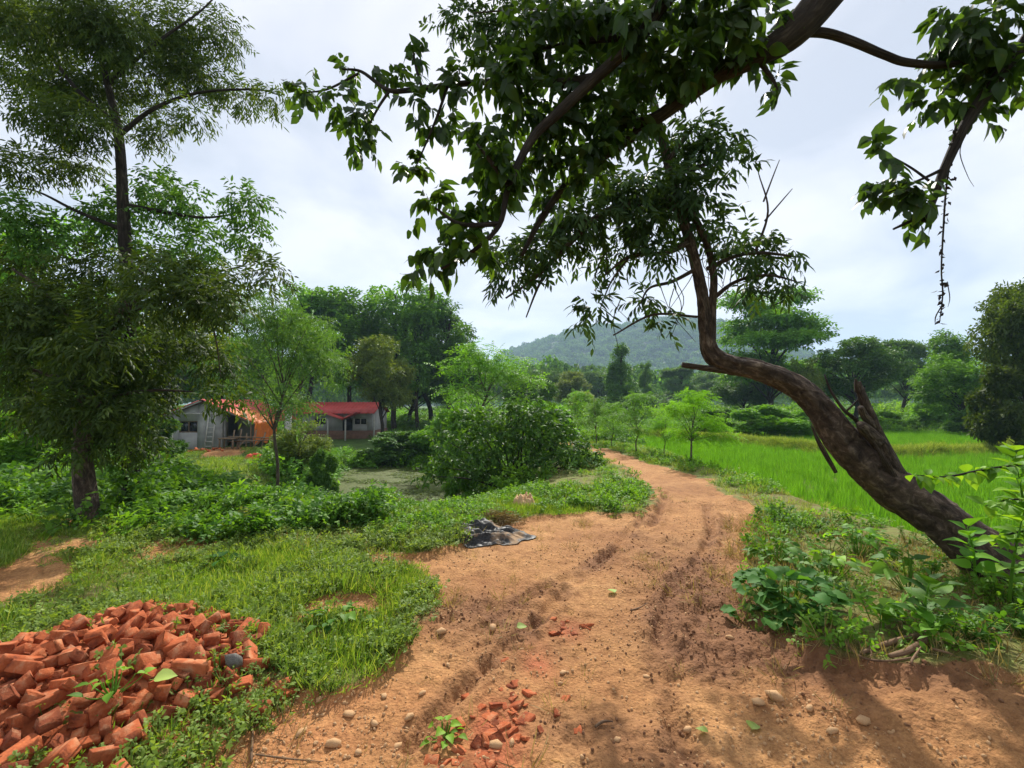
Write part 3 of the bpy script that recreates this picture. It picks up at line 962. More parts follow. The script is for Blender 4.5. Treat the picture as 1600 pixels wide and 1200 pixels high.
# creeping undergrowth: left bank, middle bank, right bank
x, y = uniform(9000, -9, 0, 5, 15)
x, y = pick(x, y, lambda x, y: sdist(x, y, UG_LEFT) > -.1, off_water, wedge)
spread('creeper_undergrowth', x, y, WEED + WEED + MIXW + GRASS[:2], .45, 1.2, .3, 0, 1.0, hfun=lambda x, y: height(x, y) + .6 * np.maximum(0, fbm(x * 1.1, y * 1.1, 121) - .47) - .03)
x, y = uniform(8000, -3, 4, 5, 13)
SACK = Gt(820, 792)
x, y = pick(x, y, free, lambda x, y: sdist(x, y, BANK_MID) > -.15, off_water, lambda x, y: sdist(x, y, DIRT) < .02, lambda x, y: np.hypot(x - SACK[0], y - SACK[1] + .2) > .34)
spread('bank_weeds', x, y, WEED[:2] + GRASS + GRASS + LAWN, .45, .95, .2)
x, y = uniform(6500, 1, 8, 2, 9)
x, y = pick(x, y, free, off_paddy, lambda x, y: sdist(x, y, UG_RIGHT) > -.1, dens=lambda x, y: .08 + .6 * sstep(.42, .6, fbm(x * 1.7, y * 1.7, 88)))
spread('verge_weeds', x, y, WEED + TINY + DRYG + MIXW[:2], .3, .95, .25)
x, y = uniform(5200, 2.4, 10, -2, 8)
x, y = pick(x, y, free, off_paddy, lambda x, y: x > np.maximum(y, 0) * 1.13 + .35)
spread('bank_undergrowth', x, y, WEED + MIXW + GRASS + DRYG, .5, 1.3, .25)
# verge between road and paddy
x, y = uniform(11000, 1.5, 9, 6, 32)
x, y = pick(x, y, free, off_paddy, lambda x, y: seg_dist(x, y, ROAD_LINE) < 4.5, dens=lambda x, y: .25 + .6 * sstep(.4, .6, fbm(x, y, 90)))
spread('roadside_growth', x, y, WEED[:2] + GRASS + BUNDG, .4, 1.05, .2)
# left far, behind the two trees
x, y = uniform(16000, -24, -5.5, 6, 22)
x, y = pick(x, y, infr, free, off_house, off_water, wedge, dens=lambda x, y: .55 * sstep(.38, .58, fbm(x * .6, y * .6, 93)) + .2)
spread('meadow_growth', x, y, WEED + LAWN, .8, 2.0, .2)
x, y = uniform(9000, -22, -5.5, 9, 29)
x, y = pick(x, y, infr, free, off_house, off_water)
spread('slope_grass', x, y, LAWN + GRASS + TINY, 1.2, 2.4, .2)
# wide lowland cover
x, y = uniform(16000, -48, 62, 9, 62)
x, y = pick(x, y, infr, free, off_house, off_water, off_paddy, wedge,
            lambda x, y: (y > 14 - 3 * (np.abs(x) < 2)) & (seg_dist(x, y, BUND) > 1.2) & (seg_dist(x, y, ROAD_LINE) > 1.7) & ((x < 4) | (y > 22 + 0 * x)) & ~((x > -21) & (x < -9) & (y > 26) & (y < 36)),
            dens=lambda x, y: .25 + .6 * sstep(.4, .62, fbm(x * .25, y * .25, 96)))
spread('lowland_scrub', x, y, BUSHC, .5, 1.35, .15, -.05)
x, y = uniform(3500, -20, 2, 12, 30)
x, y = pick(x, y, free, off_house, off_water, lambda x, y: sdist(x, y, POND) > -2.2, lambda x, y: wedge(x, y) | (R.random(len(x)) < .0))
spread('pond_edge_growth', x, y, WEED + BUSHC[:2], .6, 1.3, .2)
x, y = uniform(5200, -110, 150, 44, 125)
x, y = pick(x, y, infr, free, off_house, lambda x, y: seg_dist(x, y, ROAD_LINE) > 2, dens=lambda x, y: .35 + .65 * sstep(.35, .6, fbm(x * .1, y * .1, 97)))
spread('far_scrub', x, y, BUSHC, 1.3, 3.4, .1, -.1)
# duckweed rafts on the water
x, y = uniform(2600, -9, 0, 14, 24)
x, y = pick(x, y, lambda x, y: sdist(x, y, POND) > .05, dens=lambda x, y: sstep(.42, .6, fbm(x * 1.1, y * 1.6, 99)))
spread('water_weed', x, y, [clump('water_weed_raft', 60, .22, .03, .05, .05, M['lf_olive'], 180, 4)], .5, 1.2, .02, 0, .5, hfun=lambda x, y: np.full(len(x), WATER_Z))
# rice
for nm, P, n in (('rice_crop', PADDY_A, 30000), ('rice_crop', PADDY_B, 14000)):
    b = np.array(P)
    x, y = uniform(n, b[:, 0].min(), b[:, 0].max(), b[:, 1].min(), b[:, 1].max())
    g = .19
    x, y = np.round(x / g) * g + R.normal(size=n) * .03, np.round(y / g) * g + R.normal(size=n) * .03
    x, y = pick(x, y, infr, lambda x, y: sdist(x, y, P) > .05)
    spread(nm, x, y, RICE, .75, 1.15, .08)
t = R.random(7000) * (len(BUND) - 1)
ii = t.astype(int); B_ = np.array(BUND); pb = B_[ii] + (B_[ii + 1] - B_[ii]) * (t - ii)[:, None]
spread('bund_grass', pb[:, 0] + R.normal(size=7000) * .3, pb[:, 1] + R.normal(size=7000) * .3, BUNDG, .6, 1.3, .3)


# stones and clods
def rock_mesh(name, mat, seed, n=1, flat=.65):
    r = np.random.default_rng(seed)
    ph = (1 + 5 ** .5) / 2
    V = unit(np.array([(-1, ph, 0), (1, ph, 0), (-1, -ph, 0), (1, -ph, 0), (0, -1, ph), (0, 1, ph), (0, -1, -ph), (0, 1, -ph), (ph, 0, -1), (ph, 0, 1), (-ph, 0, -1), (-ph, 0, 1)], float))
    F_ = np.array([(0, 11, 5), (0, 5, 1), (0, 1, 7), (0, 7, 10), (0, 10, 11), (1, 5, 9), (5, 11, 4), (11, 10, 2), (10, 7, 6), (7, 1, 8), (3, 9, 4), (3, 4, 2), (3, 2, 6), (3, 6, 8), (3, 8, 9), (4, 9, 5), (2, 4, 11), (6, 2, 10), (8, 6, 7), (9, 8, 1)])
    V = V * (.75 + .5 * r.random((12, 1))) * np.array([1, .5 + .5 * r.random(), flat * (.6 + .6 * r.random())])
    return mesh(name, V, F_, None, mat, {'rnd': np.full(12, .5)})


PEB = [source(f'pebble_{k}', rock_mesh(f'pebble_{k}', M['stone'], 200 + k)) for k in range(4)]
CLOD = [source(f'clod_{k}', rock_mesh(f'clod_{k}', M['clod'], 210 + k)) for k in range(3)]
x, y = uniform(130000, -3.2, 4.5, 1.5, 8)
x, y = pick(x, y, infr, lambda x, y: dirt_mask(x, y) > .45, dens=lambda x, y: (.16 + .5 * np.exp(-((x + .9) / .8) ** 2 - ((y - 2.3) / .7) ** 2) + .3 * np.exp(-((x - 1.6) / .5) ** 2 - ((y - 2.2) / .6) ** 2)) * sstep(.35, .65, fbm(x * 2, y * 2, 105)) * 2)
n = len(x)
s = .0022 + .012 * R.random(n) ** 5
scatter('gravel', np.stack([x, y, height(x, y) + s * .2], 1), R.random((n, 3)) * 6, np.stack([s, s, s], 1), R.integers(0, 4, n), PEB)
x, y = uniform(26000, -1.5, 4.2, 1.6, 7)
x, y = pick(x, y, infr, lambda x, y: dirt_mask(x, y) > .4, dens=lambda x, y: wet_shade_mask(x, y) ** 1.5 * .6)
n = len(x)
s = .003 + .012 * R.random(n) ** 2.4
scatter('soil_clods', np.stack([x, y, height(x, y) + s * .2], 1), R.random((n, 3)) * 6, np.stack([s, s, s], 1), R.integers(0, 3, n), CLOD)


# ------------------------------------------------------------------ far woods
def blob(name, n, L, mat, seed):
    r = np.random.default_rng(seed)
    d = rdir(n, r); d[:, 2] = np.abs(d[:, 2]) * 1.0 - .15
    lump = .75 + .5 * vnoise(d[:, 0] * 3 + 5, d[:, 1] * 3 + d[:, 2] * 2, seed)
    P = d * lump[:, None] * np.array([1, 1, .85])
    N = d + r.normal(size=(n, 3)) * .5
    D = unit(np.cross(N, r.normal(size=(n, 3))))
    V, F_, a_ = leaves(P - D * L * .5, D, N, L * (.6 + .8 * r.random(n)), L * .8, r.random(n), 4, .2, .2)
    return source(name, mesh(name, V, F_, None, mat, {'rnd': a_}))


FAR = [blob(f'far_crown_{k}', 90, .42, M['lf_hazy' if k else 'lf_dark'], 220 + k) for k in range(3)]
NEARF = [blob(f'wood_crown_{k}', 520, .17, M[m_], 230 + k) for k, m_ in enumerate(('lf_hazy', 'lf_dark', 'lf_mid', 'lf_hazy'))]
sel = (HE > .05) & (HV[:, 1] < 860)
hp = HV[sel]
q = R.integers(0, len(hp), 8500)
P = hp[q] + R.normal(size=(8500, 3)) * np.array([5, 3, 0])
s = 3.2 + 3.2 * R.random(8500)
scatter('hill_forest', P + np.array([0, 0, 1.0]) * s[:, None] * .35, np.c_[np.zeros((8500, 2)), R.random(8500) * 6], np.c_[s, s, s * (.9 + .6 * R.random(8500))], R.integers(0, 3, 8500), FAR)
n = 900
x = -190 + 460 * R.random(n); y = 105 + 150 * R.random(n) ** 1.3
s = 3.2 + 3.0 * R.random(n)
zc = height(x, y) + s * (.9 + .45 * R.random(n)) - .06 * (y - 105) * 0
scatter('distant_wood', np.stack([x, y, zc], 1), np.c_[np.zeros((n, 2)), R.random(n) * 6], np.c_[s, s, s * (1 + .5 * R.random(n))], R.integers(0, 4, n), NEARF)

# haze: even air round the whole place
hz, t, o_ = mat_new('air')
pv = t.nodes.new('ShaderNodeVolumePrincipled')
pv.inputs['Color'].default_value = (.55, .75, 1.0, 1)
pv.inputs['Density'].default_value = .00042
pv.inputs['Anisotropy'].default_value = .2
t.links.new(pv.outputs[0], o_.inputs['Volume'])
ext = float(rad[-1]) + 30
gz = float(Z.min())
hb = MB().box((0, 0, (260 + gz - 1) / 2), (2 * ext, 2 * ext, 260 - gz + 1))
link('haze', hb.build('haze', hz), kind='stuff')

# ------------------------------------------------------------------ tree prototypes (10 m tall, scaled when planted)


def proto(kind, seed):
    r = np.random.default_rng(seed)
    HT = 10.0
    wob = lambda k: np.c_[r.normal(size=(k, 2)) * .18, np.zeros(k)]
    tk = MB()
    top = {'round': .75, 'layered': .9, 'row': .92, 'conical': .97, 'feather': .8, 'column': .95, 'bush': .5}[kind] * HT
    zs = np.linspace(0, top, 6)
    tp = np.c_[np.zeros((6, 2)), zs] + wob(6) * (1 if kind != 'bush' else .5)
    tp[0] = (0, 0, -.3)
    r0 = {'round': .22, 'layered': .26, 'row': .17, 'conical': .16, 'feather': .13, 'column': .2, 'bush': .10}[kind]
    add_tube(tk, tp, np.linspace(r0, r0 * .25, 6), sides=7, sub=3, rough=.15, seed=seed)
    ms = []
    if kind == 'round':
        for k in range(30):
            d = rdir(1, r)[0]; d[2] = d[2] * .8 + .15
            c = np.array([0, 0, 5.6]) + d * np.array([3.3, 3.3, 3.5]) * (.45 + .62 * r.random())
            s = .55 + .85 * r.random() ** 1.5; ms.append((c, (s * 1.2, s * 1.2, s * .62)))
    elif kind == 'layered':
        for k in range(26):
            h = 3.2 + 6.4 * r.random(); a = r.random() * 2 * PI
            q = 3.6 * math.sqrt(r.random()) * (1.05 - .5 * abs((h - 6.2) / 4))
            s = .9 + .7 * r.random(); ms.append((np.array([math.cos(a) * q, math.sin(a) * q, h]), (s * 1.5, s * 1.5, s * .24)))
    elif kind == 'row':
        for k in range(20):
            h = 4.0 + 5.4 * r.random(); a = r.random() * 2 * PI
            q = 1.9 * math.sqrt(r.random()) * (1 - .35 * abs((h - 7.4) / 3.2))
            s = .5 + .65 * r.random(); ms.append((np.array([math.cos(a) * q * 1.1, math.sin(a) * q * 1.1, h]), (s * 1.1, s * 1.1, s * .5)))
    elif kind == 'conical':
        for k in range(26):
            h = 1.0 + 8.6 * r.random(); a = r.random() * 2 * PI
            q = 1.9 * (1 - h / 10.5) * (.6 + .5 * r.random())
            s = .45 + .75 * (1 - h / 11); ms.append((np.array([math.cos(a) * q, math.sin(a) * q, h]), (s, s, s * .8)))
    elif kind == 'feather':
        for k in range(17):
            h = 3.4 + 6.2 * r.random(); a = r.random() * 2 * PI
            q = 3.6 * (.25 + .8 * r.random()) * (1.0 - .6 * max(0, (h - 6.5) / 3.5))
            s = .9 + .6 * r.random(); ms.append((np.array([math.cos(a) * q, math.sin(a) * q, h]), (s * 1.25, s * 1.25, s * .22)))
    elif kind == 'column':
        for k in range(26):
            h = .8 + 8.4 * r.random(); a = r.random() * 2 * PI
            q = 1.0 * (.6 + .5 * r.random()); s = .7 + .5 * r.random()
            ms.append((np.array([math.cos(a) * q, math.sin(a) * q, h]), (s, s, s * 1.1)))
    else:
        for k in range(20):
            a = r.random() * 2 * PI; q = 4.2 * math.sqrt(r.random())
            h = (2.0 + 6.4 * r.random()) * math.sqrt(max(.1, 1 - (q / 5.2) ** 2))
            s = .8 + 1.0 * r.random(); ms.append((np.array([math.cos(a) * q, math.sin(a) * q, h]), (s * 1.1, s * 1.1, s * .85)))
    A_ = []
    for c, rr in ms:
        f = min(.95, max(.38 if kind in ('feather', 'row') else .12, (c[2] - 1.6) / top * (.8 if kind in ('round', 'layered', 'feather') else .93)))
        b = np.array([np.interp(f * top, zs, tp[:, 0]), np.interp(f * top, zs, tp[:, 1]), f * top])
        mid = (b + c) / 2 + np.array([0, 0, .25]) + r.normal(size=3) * .15
        add_tube(tk, [b, mid, c], [r0 * .34, r0 * .2, r0 * .06], sides=4, sub=3, cap=False)
        area = rr[0] * rr[1] + rr[0] * rr[2] * 2
        if kind in ('feather',):
            m = int(17 * area / 1.2)
            Q, T = mass_twigs(c, rr, m, r, .1, .9, -.05)
            T[:, 2] *= .4
            A_.append(twigs(Q, unit(T), 12, 1.25, .30, .10, 1.25, .1, .32, .1, r, 2.2))
        elif kind == 'layered':
            m = int(70 * area / 1.6)
            Q, T = mass_twigs(c, rr, m, r, .2, .8, .1)
            T = unit(T * [1, 1, .5])
            A_.append(twigs(Q, T, 5, .6, .30, .17, 1.0, .05, .1, .3, r, 1.6))
        else:
            m = int({'round': 62, 'row': 75, 'conical': 85, 'column': 75, 'bush': 62}[kind] * area / 1.4)
            Q, T = mass_twigs(c, rr, m, r, .45, .9, .1)
            A_.append(twigs(Q, T, 5, .55, .30 if kind != 'bush' else .5, .15 if kind != 'bush' else .24, 1.0, .25, .1, .3, r, .7))
    P, D, N, L, Wd, rn = [np.concatenate(z) for z in zip(*A_)]
    V, F_, a_ = leaves(P, D, N, L, Wd, rn, 4, .2, .25)
    crown = mesh('crown', V, F_, None, M['lf_mid'], {'rnd': a_})
    return tk.build('trunk', M['bark'], smooth=True), crown


PROTO = {}
for kd, cnt in (('round', 3), ('layered', 2), ('row', 3), ('conical', 1), ('feather', 3), ('column', 1), ('bush', 3)):
    PROTO[kd] = [proto(kd, 300 + 17 * k + len(kd)) for k in range(cnt)]


def recolor(o, mat):
    o.material_slots[0].link = 'OBJECT'
    o.material_slots[0].material = mat


def plant_tree(name, label, cat, px, depth, ytop, wpx, kind, var, leaf, group=None, bark='bark', rz=None, tilt=(0, 0), zbase=None):
    """px, ytop, wpx: where its base, top and width show in the photograph; depth in metres"""
    p = W(px, 630, depth)
    z = H(p[0], p[1]) if zbase is None else zbase
    ht = W(px, ytop, depth)[2] - z
    wd = wpx * depth / F
    half = {'round': 4.2, 'layered': 4.6, 'row': 2.4, 'conical': 2.1, 'feather': 4.2, 'column': 1.9, 'bush': 5.0}[kind]
    t = thing(name, label, cat, (p[0], p[1], z), group)
    sxy = wd / (2 * half); sz = ht / (10.0 if kind != 'bush' else 9.2)
    t.scale = (sxy, sxy, sz)
    t.rotation_euler = (tilt[0], tilt[1], R.random() * 6.28 if rz is None else rz)
    tr, crn = PROTO[kind][var % len(PROTO[kind])]
    a = link('trunk', tr, t); b = link('crown', crn, t)
    if kind == 'bush':
        a.name = 'stem'; b.name = 'foliage'
    recolor(a, M[bark]); recolor(b, M[leaf])
    return t


T_ = plant_tree
gr = 'tall trees standing in a row behind the far house'
T_('tall_tree', 'tall tree with thin airy crown just right of the slender pond tree', 'tree', 478, 44, 436, 120, 'row', 0, 'lf_mid', gr)
T_('tall_tree', 'tall tree with pale green rounded top above the far red roof', 'tree', 541, 46, 452, 120, 'row', 1, 'lf_mid', gr)
T_('tall_tree', 'tallest tree of the row behind the far house, light feathery top', 'tree', 617, 48, 443, 130, 'row', 2, 'lf_mid', gr)
T_('tall_tree', 'narrow tree of the row just right of the tallest one', 'tree', 655, 46, 462, 100, 'row', 1, 'lf_mid', gr)
T_('tall_tree', 'dark open crowned tree at the right end of the row behind the house', 'tree', 702, 46, 462, 96, 'row', 0, 'lf_dark', gr)
T_('tall_tree', 'low tree filling the gap in the middle of the row', 'tree', 588, 52, 480, 120, 'row', 2, 'lf_mid', gr)
T_('tall_tree', 'dark tree behind the right end of the row, top hidden by neighbours', 'tree', 672, 54, 505, 120, 'row', 2, 'lf_dark', gr)
T_('olive_tree', 'dull olive green tree with rounded crown beside the far house corner', 'tree', 597, 35.5, 522, 118, 'round', 0, 'lf_olive')
T_('feathery_tree', 'bright green feathery spreading tree behind the dark round shrub', 'tree', 755, 23, 522, 170, 'feather', 0, 'lf_bright', bark='bark_grey')
T_('broad_tree', 'dark dense tree behind the right edge of the bright feathery tree', 'tree', 822, 40, 566, 90, 'round', 1, 'lf_dark')
T_('distant_tree', 'blue green rounded tree at the left foot of the hill', 'tree', 858, 75, 570, 62, 'round', 2, 'lf_hazy')
T_('tan_tree', 'tan flowering round tree at the foot of the hill', 'tree', 890, 68, 578, 66, 'round', 0, 'lf_olive')
T_('yellow_tree', 'small yellow green tree in front of the tan flowering one', 'tree', 912, 55, 604, 46, 'round', 1, 'lf_yellow')
T_('conical_tree', 'dark pointed tree rising alone in front of the hill', 'tree', 970, 62, 538, 56, 'conical', 0, 'lf_dark')
T_('distant_tree', 'hazy green tree just left of the dark pointed tree', 'tree', 938, 90, 568, 70, 'round', 1, 'lf_hazy')
T_('thin_tree', 'thin bare stemmed tree with a tiny flat top below the hill', 'tree', 1009, 70, 566, 24, 'layered', 0, 'lf_hazy')
T_('distant_tree', 'hazy tree with a loose top left of the trunk elbow', 'tree', 1062, 85, 573, 66, 'layered', 1, 'lf_hazy')
T_('distant_tree', 'rounded hazy tree directly behind the trunk elbow', 'tree', 1108, 90, 580, 70, 'round', 0, 'lf_hazy')
T_('distant_tree', 'dark low tree between the road saplings and the hill', 'tree', 1020, 55, 612, 80, 'round', 2, 'lf_dark')
T_('spreading_tree', 'tall tree with wide layered crown standing behind the arching trunk', 'tree', 1205, 47, 458, 178, 'layered', 0, 'lf_mid')
T_('dark_tree', 'dark tree below the arching trunk at the left of the layered tree', 'tree', 1165, 50, 575, 100, 'round', 1, 'lf_dark')
T_('yellow_tree', 'small yellowish tree right below the layered crown', 'tree', 1258, 42, 552, 62, 'round', 2, 'lf_olive')
T_('dark_tree', 'broad dark rounded tree behind the broken snag', 'tree', 1335, 45, 526, 150, 'round', 0, 'lf_dark')
T_('light_tree', 'light layered tree in the gap before the far blue ridge', 'tree', 1412, 56, 532, 84, 'layered', 1, 'lf_hazy')
T_('creeper_tree', 'narrow tree wrapped in creepers under the hanging vine', 'tree', 1484, 40, 512, 58, 'column', 0, 'lf_mid')
T_('broad_tree', 'broad bushy tree at the far right end of the paddy', 'tree', 1505, 31, 540, 150, 'round', 2, 'lf_mid')
T_('dark_tree', 'tall dark tree at the right edge with drooping dark crown', 'tree', 1606, 20, 392, 150, 'round', 1, 'lf_acacia')
T_('dark_tree', 'low dark tree beneath the tall one at the right edge', 'tree', 1590, 19, 566, 120, 'bush', 0, 'lf_acacia')
# left side
T_('yellow_tree', 'sunlit yellow green tree glimpsed behind the vine clad trunk', 'tree', 262, 44, 478, 210, 'round', 0, 'lf_yellow')
T_('broad_tree', 'green tree behind the left house roof', 'tree', 352, 46, 500, 150, 'round', 1, 'lf_mid')
T_('broad_tree', 'dark tree behind the gap between the two houses', 'tree', 432, 50, 520, 130, 'round', 2, 'lf_dark')
T_('broad_tree', 'big green tree at the left edge behind the two near trees', 'tree', 40, 17, 318, 300, 'round', 2, 'lf_mid')
T_('broad_tree', 'bright leafy tree low at the left edge behind the big leaved shrubs', 'tree', -10, 24, 520, 220, 'bush', 1, 'lf_bright')
T_('broad_tree', 'mid green tree behind the near tree trunks', 'tree', 145, 30, 520, 190, 'bush', 2, 'lf_mid')
T_('slender_tree', 'slender tree with a thin brown trunk and light feathery crown by the pond', 'tree', 436, 12.3, 425, 180, 'feather', 0, 'lf_hazy', bark='bark_grey')
T_('feathery_tree', 'light feathery tree standing behind the nearer house roof', 'tree', 385, 41, 455, 150, 'feather', 2, 'lf_mid', bark='bark_grey')
T_('feathery_tree', 'feathery tree overhanging the left part of the far red roof', 'tree', 470, 33, 470, 130, 'feather', 0, 'lf_mid', bark='bark_grey')
T_('broad_tree', 'dark dense tree filling the shade behind the far house corner', 'tree', 640, 58, 540, 150, 'round', 1, 'lf_dark')
T_('broad_tree', 'dark dense tree behind the pond bush towards the hill', 'tree', 720, 52, 545, 120, 'round', 0, 'lf_dark')
# saplings by the road
gs = 'young feathery saplings along the road verge'
T_('sapling', 'leaning feathery sapling nearest the camera on the road verge', 'sapling', 1078, 12.8, 605, 118, 'feather', 2, 'lf_bright', gs, 'bark_grey', rz=1.0, tilt=(0, .30))
T_('sapling', 'straight thin sapling next to the leaning one', 'sapling', 1037, 14.8, 640, 48, 'feather', 0, 'lf_bright', gs, 'bark_grey')
T_('sapling', 'taller sapling with flat light top, third from the leaning one', 'sapling', 994, 16.5, 610, 76, 'feather', 1, 'lf_bright', gs, 'bark_grey')
T_('sapling', 'small sapling with slight stem between taller ones on the verge', 'sapling', 956, 18.5, 628, 50, 'feather', 2, 'lf_bright', gs, 'bark_grey')
T_('sapling', 'crooked sapling by the road bend', 'sapling', 931, 21, 615, 58, 'feather', 0, 'lf_mid', gs, 'bark_grey')
T_('sapling', 'farthest sapling where the road disappears', 'sapling', 902, 24, 608, 56, 'feather', 1, 'lf_bright', gs, 'bark_grey')
# bushes
gb = 'bushes behind the paddy fields'
T_('bush', 'bright bush below the dark tree at the near left corner of the paddy', 'bush', 1130, 30, 636, 90, 'bush', 0, 'lf_mid', gb)
T_('bush', 'wide bright bush under the arching trunk behind the paddy', 'bush', 1195, 28, 632, 110, 'bush', 1, 'lf_bright', gb)
T_('bush', 'bush touching the arching trunk from behind at paddy edge', 'bush', 1245, 29, 640, 80, 'bush', 2, 'lf_mid', gb)
T_('bush', 'dark round bush alone on the grassy bank behind the paddy', 'bush', 1442, 36, 630, 62, 'bush', 0, 'lf_mid', gb)
T_('bush', 'low bush on the grassy bank behind the broken snag', 'bush', 1378, 37, 642, 60, 'bush', 1, 'lf_weed', gb)
T_('bush', 'dark bush at the right end of the grassy bank', 'bush', 1525, 29, 628, 80, 'bush', 2, 'lf_dark', gb)
gp = 'bushes round the pond'
T_('bush', 'bright bush at the far right bank of the pond', 'bush', 692, 23.8, 640, 95, 'bush', 1, 'lf_mid', gp)
T_('bush', 'dark bush on the far bank of the pond below the house', 'bush', 610, 24, 672, 120, 'bush', 0, 'lf_dark', gp)
T_('bush', 'grey green bush at the foot of the slender pond tree', 'bush', 470, 15.5, 650, 105, 'round', 2, 'lf_olive', gp)
T_('bush', 'low dark bush overhanging the left end of the pond', 'bush', 505, 13.5, 700, 52, 'bush', 1, 'lf_dark', gp)
T_('bush', 'light bush behind the dark shrub towards the road', 'bush', 845, 17, 626, 110, 'bush', 2, 'lf_bright', gp)
T_('bush', 'leafy bush behind the dark shrub towards the pond', 'bush', 745, 15, 628, 120, 'bush', 0, 'lf_mid', gp)
gl = 'big leaved shrubs left of the near trees'
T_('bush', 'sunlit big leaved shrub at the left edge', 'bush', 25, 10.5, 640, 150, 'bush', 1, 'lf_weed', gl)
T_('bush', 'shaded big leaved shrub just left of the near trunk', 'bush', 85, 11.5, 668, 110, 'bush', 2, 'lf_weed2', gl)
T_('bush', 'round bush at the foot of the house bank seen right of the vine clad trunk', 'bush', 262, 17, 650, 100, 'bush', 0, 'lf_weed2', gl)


# ------------------------------------------------------------------ hero trees built from their own limbs and leaf masses
def px_path(pts, d0=None):
    return [W(p[0], p[1], p[2] if len(p) > 2 else d0) for p in pts]


def mass_leaves(masses, d, per, k, tl, L, Wd, spreadv, hang, droop, r, kind, dz=.5, shell=.2, updir=0.0, bend=.2):
    A_, centers = [], []
    for ms_ in masses:
        px, py, rx, ry = ms_[:4]
        dd = (ms_[4] if len(ms_) > 4 else d) + (r.random() - .5) * dz
        c = W(px, py, dd)
        sc = dd / F
        m = max(4, int(per * rx * ry / 4000))
        Q, T = mass_twigs(c, (rx * sc, (rx + ry) * .5 * sc, ry * sc), m, r, shell, .6, updir)
        A_.append(twigs(Q, T, k, tl, L, Wd, spreadv, hang, droop, .25, r, .3))
        centers.append(c)
    return [np.concatenate(z) for z in zip(*A_)], centers


# ---- two near trees on the left
r1 = np.random.default_rng(501)
b1 = Gt(140, 822)
T1 = thing('acacia_tree', 'near tree with thick bare brown trunk base and drooping olive foliage at the left', 'tree', b1)
tk = MB()
d1 = b1[1]
limbs1 = [([(142, 826), (133, 760), (129, 700), (136, 620), (152, 545), (190, 490), (230, 450)], [.135, .12, .11, .10, .085, .07, .05]),
          ([(150, 550), (110, 500), (60, 450), (20, 420)], [.05, .04, .03, .012]),
          ([(190, 490), (260, 465), (310, 462), (350, 480)], [.05, .035, .025, .01]),
          ([(310, 462), (335, 520), (345, 590)], [.02, .012, .005]),
          ([(140, 620), (90, 590), (40, 575)], [.05, .035, .012]),
          ([(136, 640), (180, 620), (240, 610), (300, 612)], [.04, .03, .02, .008])]
for pts, rr in limbs1:
    add_tube(tk, px_path(pts, d1), rr, sides=12, sub=7, rough=.2, seed=3)
link('trunk', tk.build('trunk', M['bark_lean'], b1, True), T1)
mass1 = [(55, 420, 80, 70), (150, 425, 90, 60), (250, 430, 80, 60), (335, 470, 60, 50), (335, 560, 42, 70), (90, 515, 100, 60), (40, 595, 70, 55), (140, 640, 85, 55),
         (220, 605, 80, 60), (170, 560, 70, 60), (225, 690, 36, 44), (60, 650, 60, 35), (120, 700, 40, 24), (410, 430, 40, 40), (280, 540, 60, 50), (20, 480, 70, 70)]
mass1 = [(q[0], q[1], q[2] * .8, q[3] * .72) for q in mass1] + [(352, 620, 34, 14), (130, 655, 55, 34), (190, 645, 60, 40), (222, 612, 40, 34), (150, 590, 70, 40), (85, 635, 50, 36), (150, 540, 60, 40), (130, 690, 40, 16), (185, 690, 40, 24), (60, 560, 60, 40), (230, 560, 50, 40), (280, 470, 60, 40), (170, 480, 60, 40), (330, 440, 50, 40), (30, 520, 50, 40), (100, 470, 60, 40)]
(P, D, N, L, Wd, rn), _ = mass_leaves(mass1, d1, 230, 9, .24, .10, .027, .85, .5, .22, r1, 6, 1.6)
V, F_, a_ = leaves(P - b1, D, N, L, Wd, rn, 6, .28, .1)
link('crown', mesh('crown', V, F_, None, M['lf_acacia'], {'rnd': a_}), T1)

b2 = Gt(205, 806)
d2 = b2[1] + .4
T2 = thing('acacia_tree', 'taller near tree with vine wrapped lower trunk, its crown reaching the top left', 'tree', b2)
tk = MB()
limbs2 = [([(206, 808), (204, 720), (202, 620), (200, 500), (196, 400), (192, 320), (188, 240), (182, 190), (165, 120), (150, 60), (140, -30)], [.12, .11, .105, .10, .09, .08, .07, .06, .045, .035, .02]),
          ([(184, 195), (120, 140), (60, 60), (10, 10)], [.04, .03, .02, .008]),
          ([(188, 210), (240, 170), (310, 145), (400, 140), (440, 150)], [.04, .03, .022, .015, .006]),
          ([(170, 130), (240, 70), (310, 20), (350, -20)], [.035, .025, .015, .008]),
          ([(192, 320), (250, 330), (320, 340), (390, 330)], [.04, .03, .02, .008]),
          ([(197, 410), (250, 440), (320, 430), (380, 415)], [.035, .025, .018, .008]),
          ([(194, 360), (120, 330), (60, 300), (10, 290)], [.035, .025, .015, .006])]
for pts, rr in limbs2:
    add_tube(tk, px_path(pts, d2), rr, sides=10, sub=6, rough=.15, seed=9)
link('trunk', tk.build('trunk', M['bark'], b2, True), T2)
mass2 = [(60, 20, 110, 70), (170, 60, 80, 60), (280, 90, 80, 50), (140, 150, 100, 60), (30, 110, 60, 60), (40, 40, 90, 60), (150, 30, 90, 60), (250, 40, 90, 60), (340, 50, 60, 50), (100, 120, 90, 55), (210, 120, 90, 50), (310, 120, 85, 45), (375, 150, 60, 26), (425, 150, 30, 24),
         (120, 190, 90, 45), (60, 180, 45, 40), (250, 190, 55, 26), (300, 180, 40, 18), (30, 260, 60, 36), (110, 250, 70, 36), (235, 215, 40, 18)]
mass2b = [(270, 320, 80, 50), (385, 318, 46, 46), (190, 330, 60, 50), (240, 290, 60, 40), (310, 380, 70, 45), (150, 350, 60, 50), (60, 360, 70, 50), (230, 390, 80, 45), (390, 370, 40, 40), (20, 330, 40, 50), (300, 430, 50, 40)]
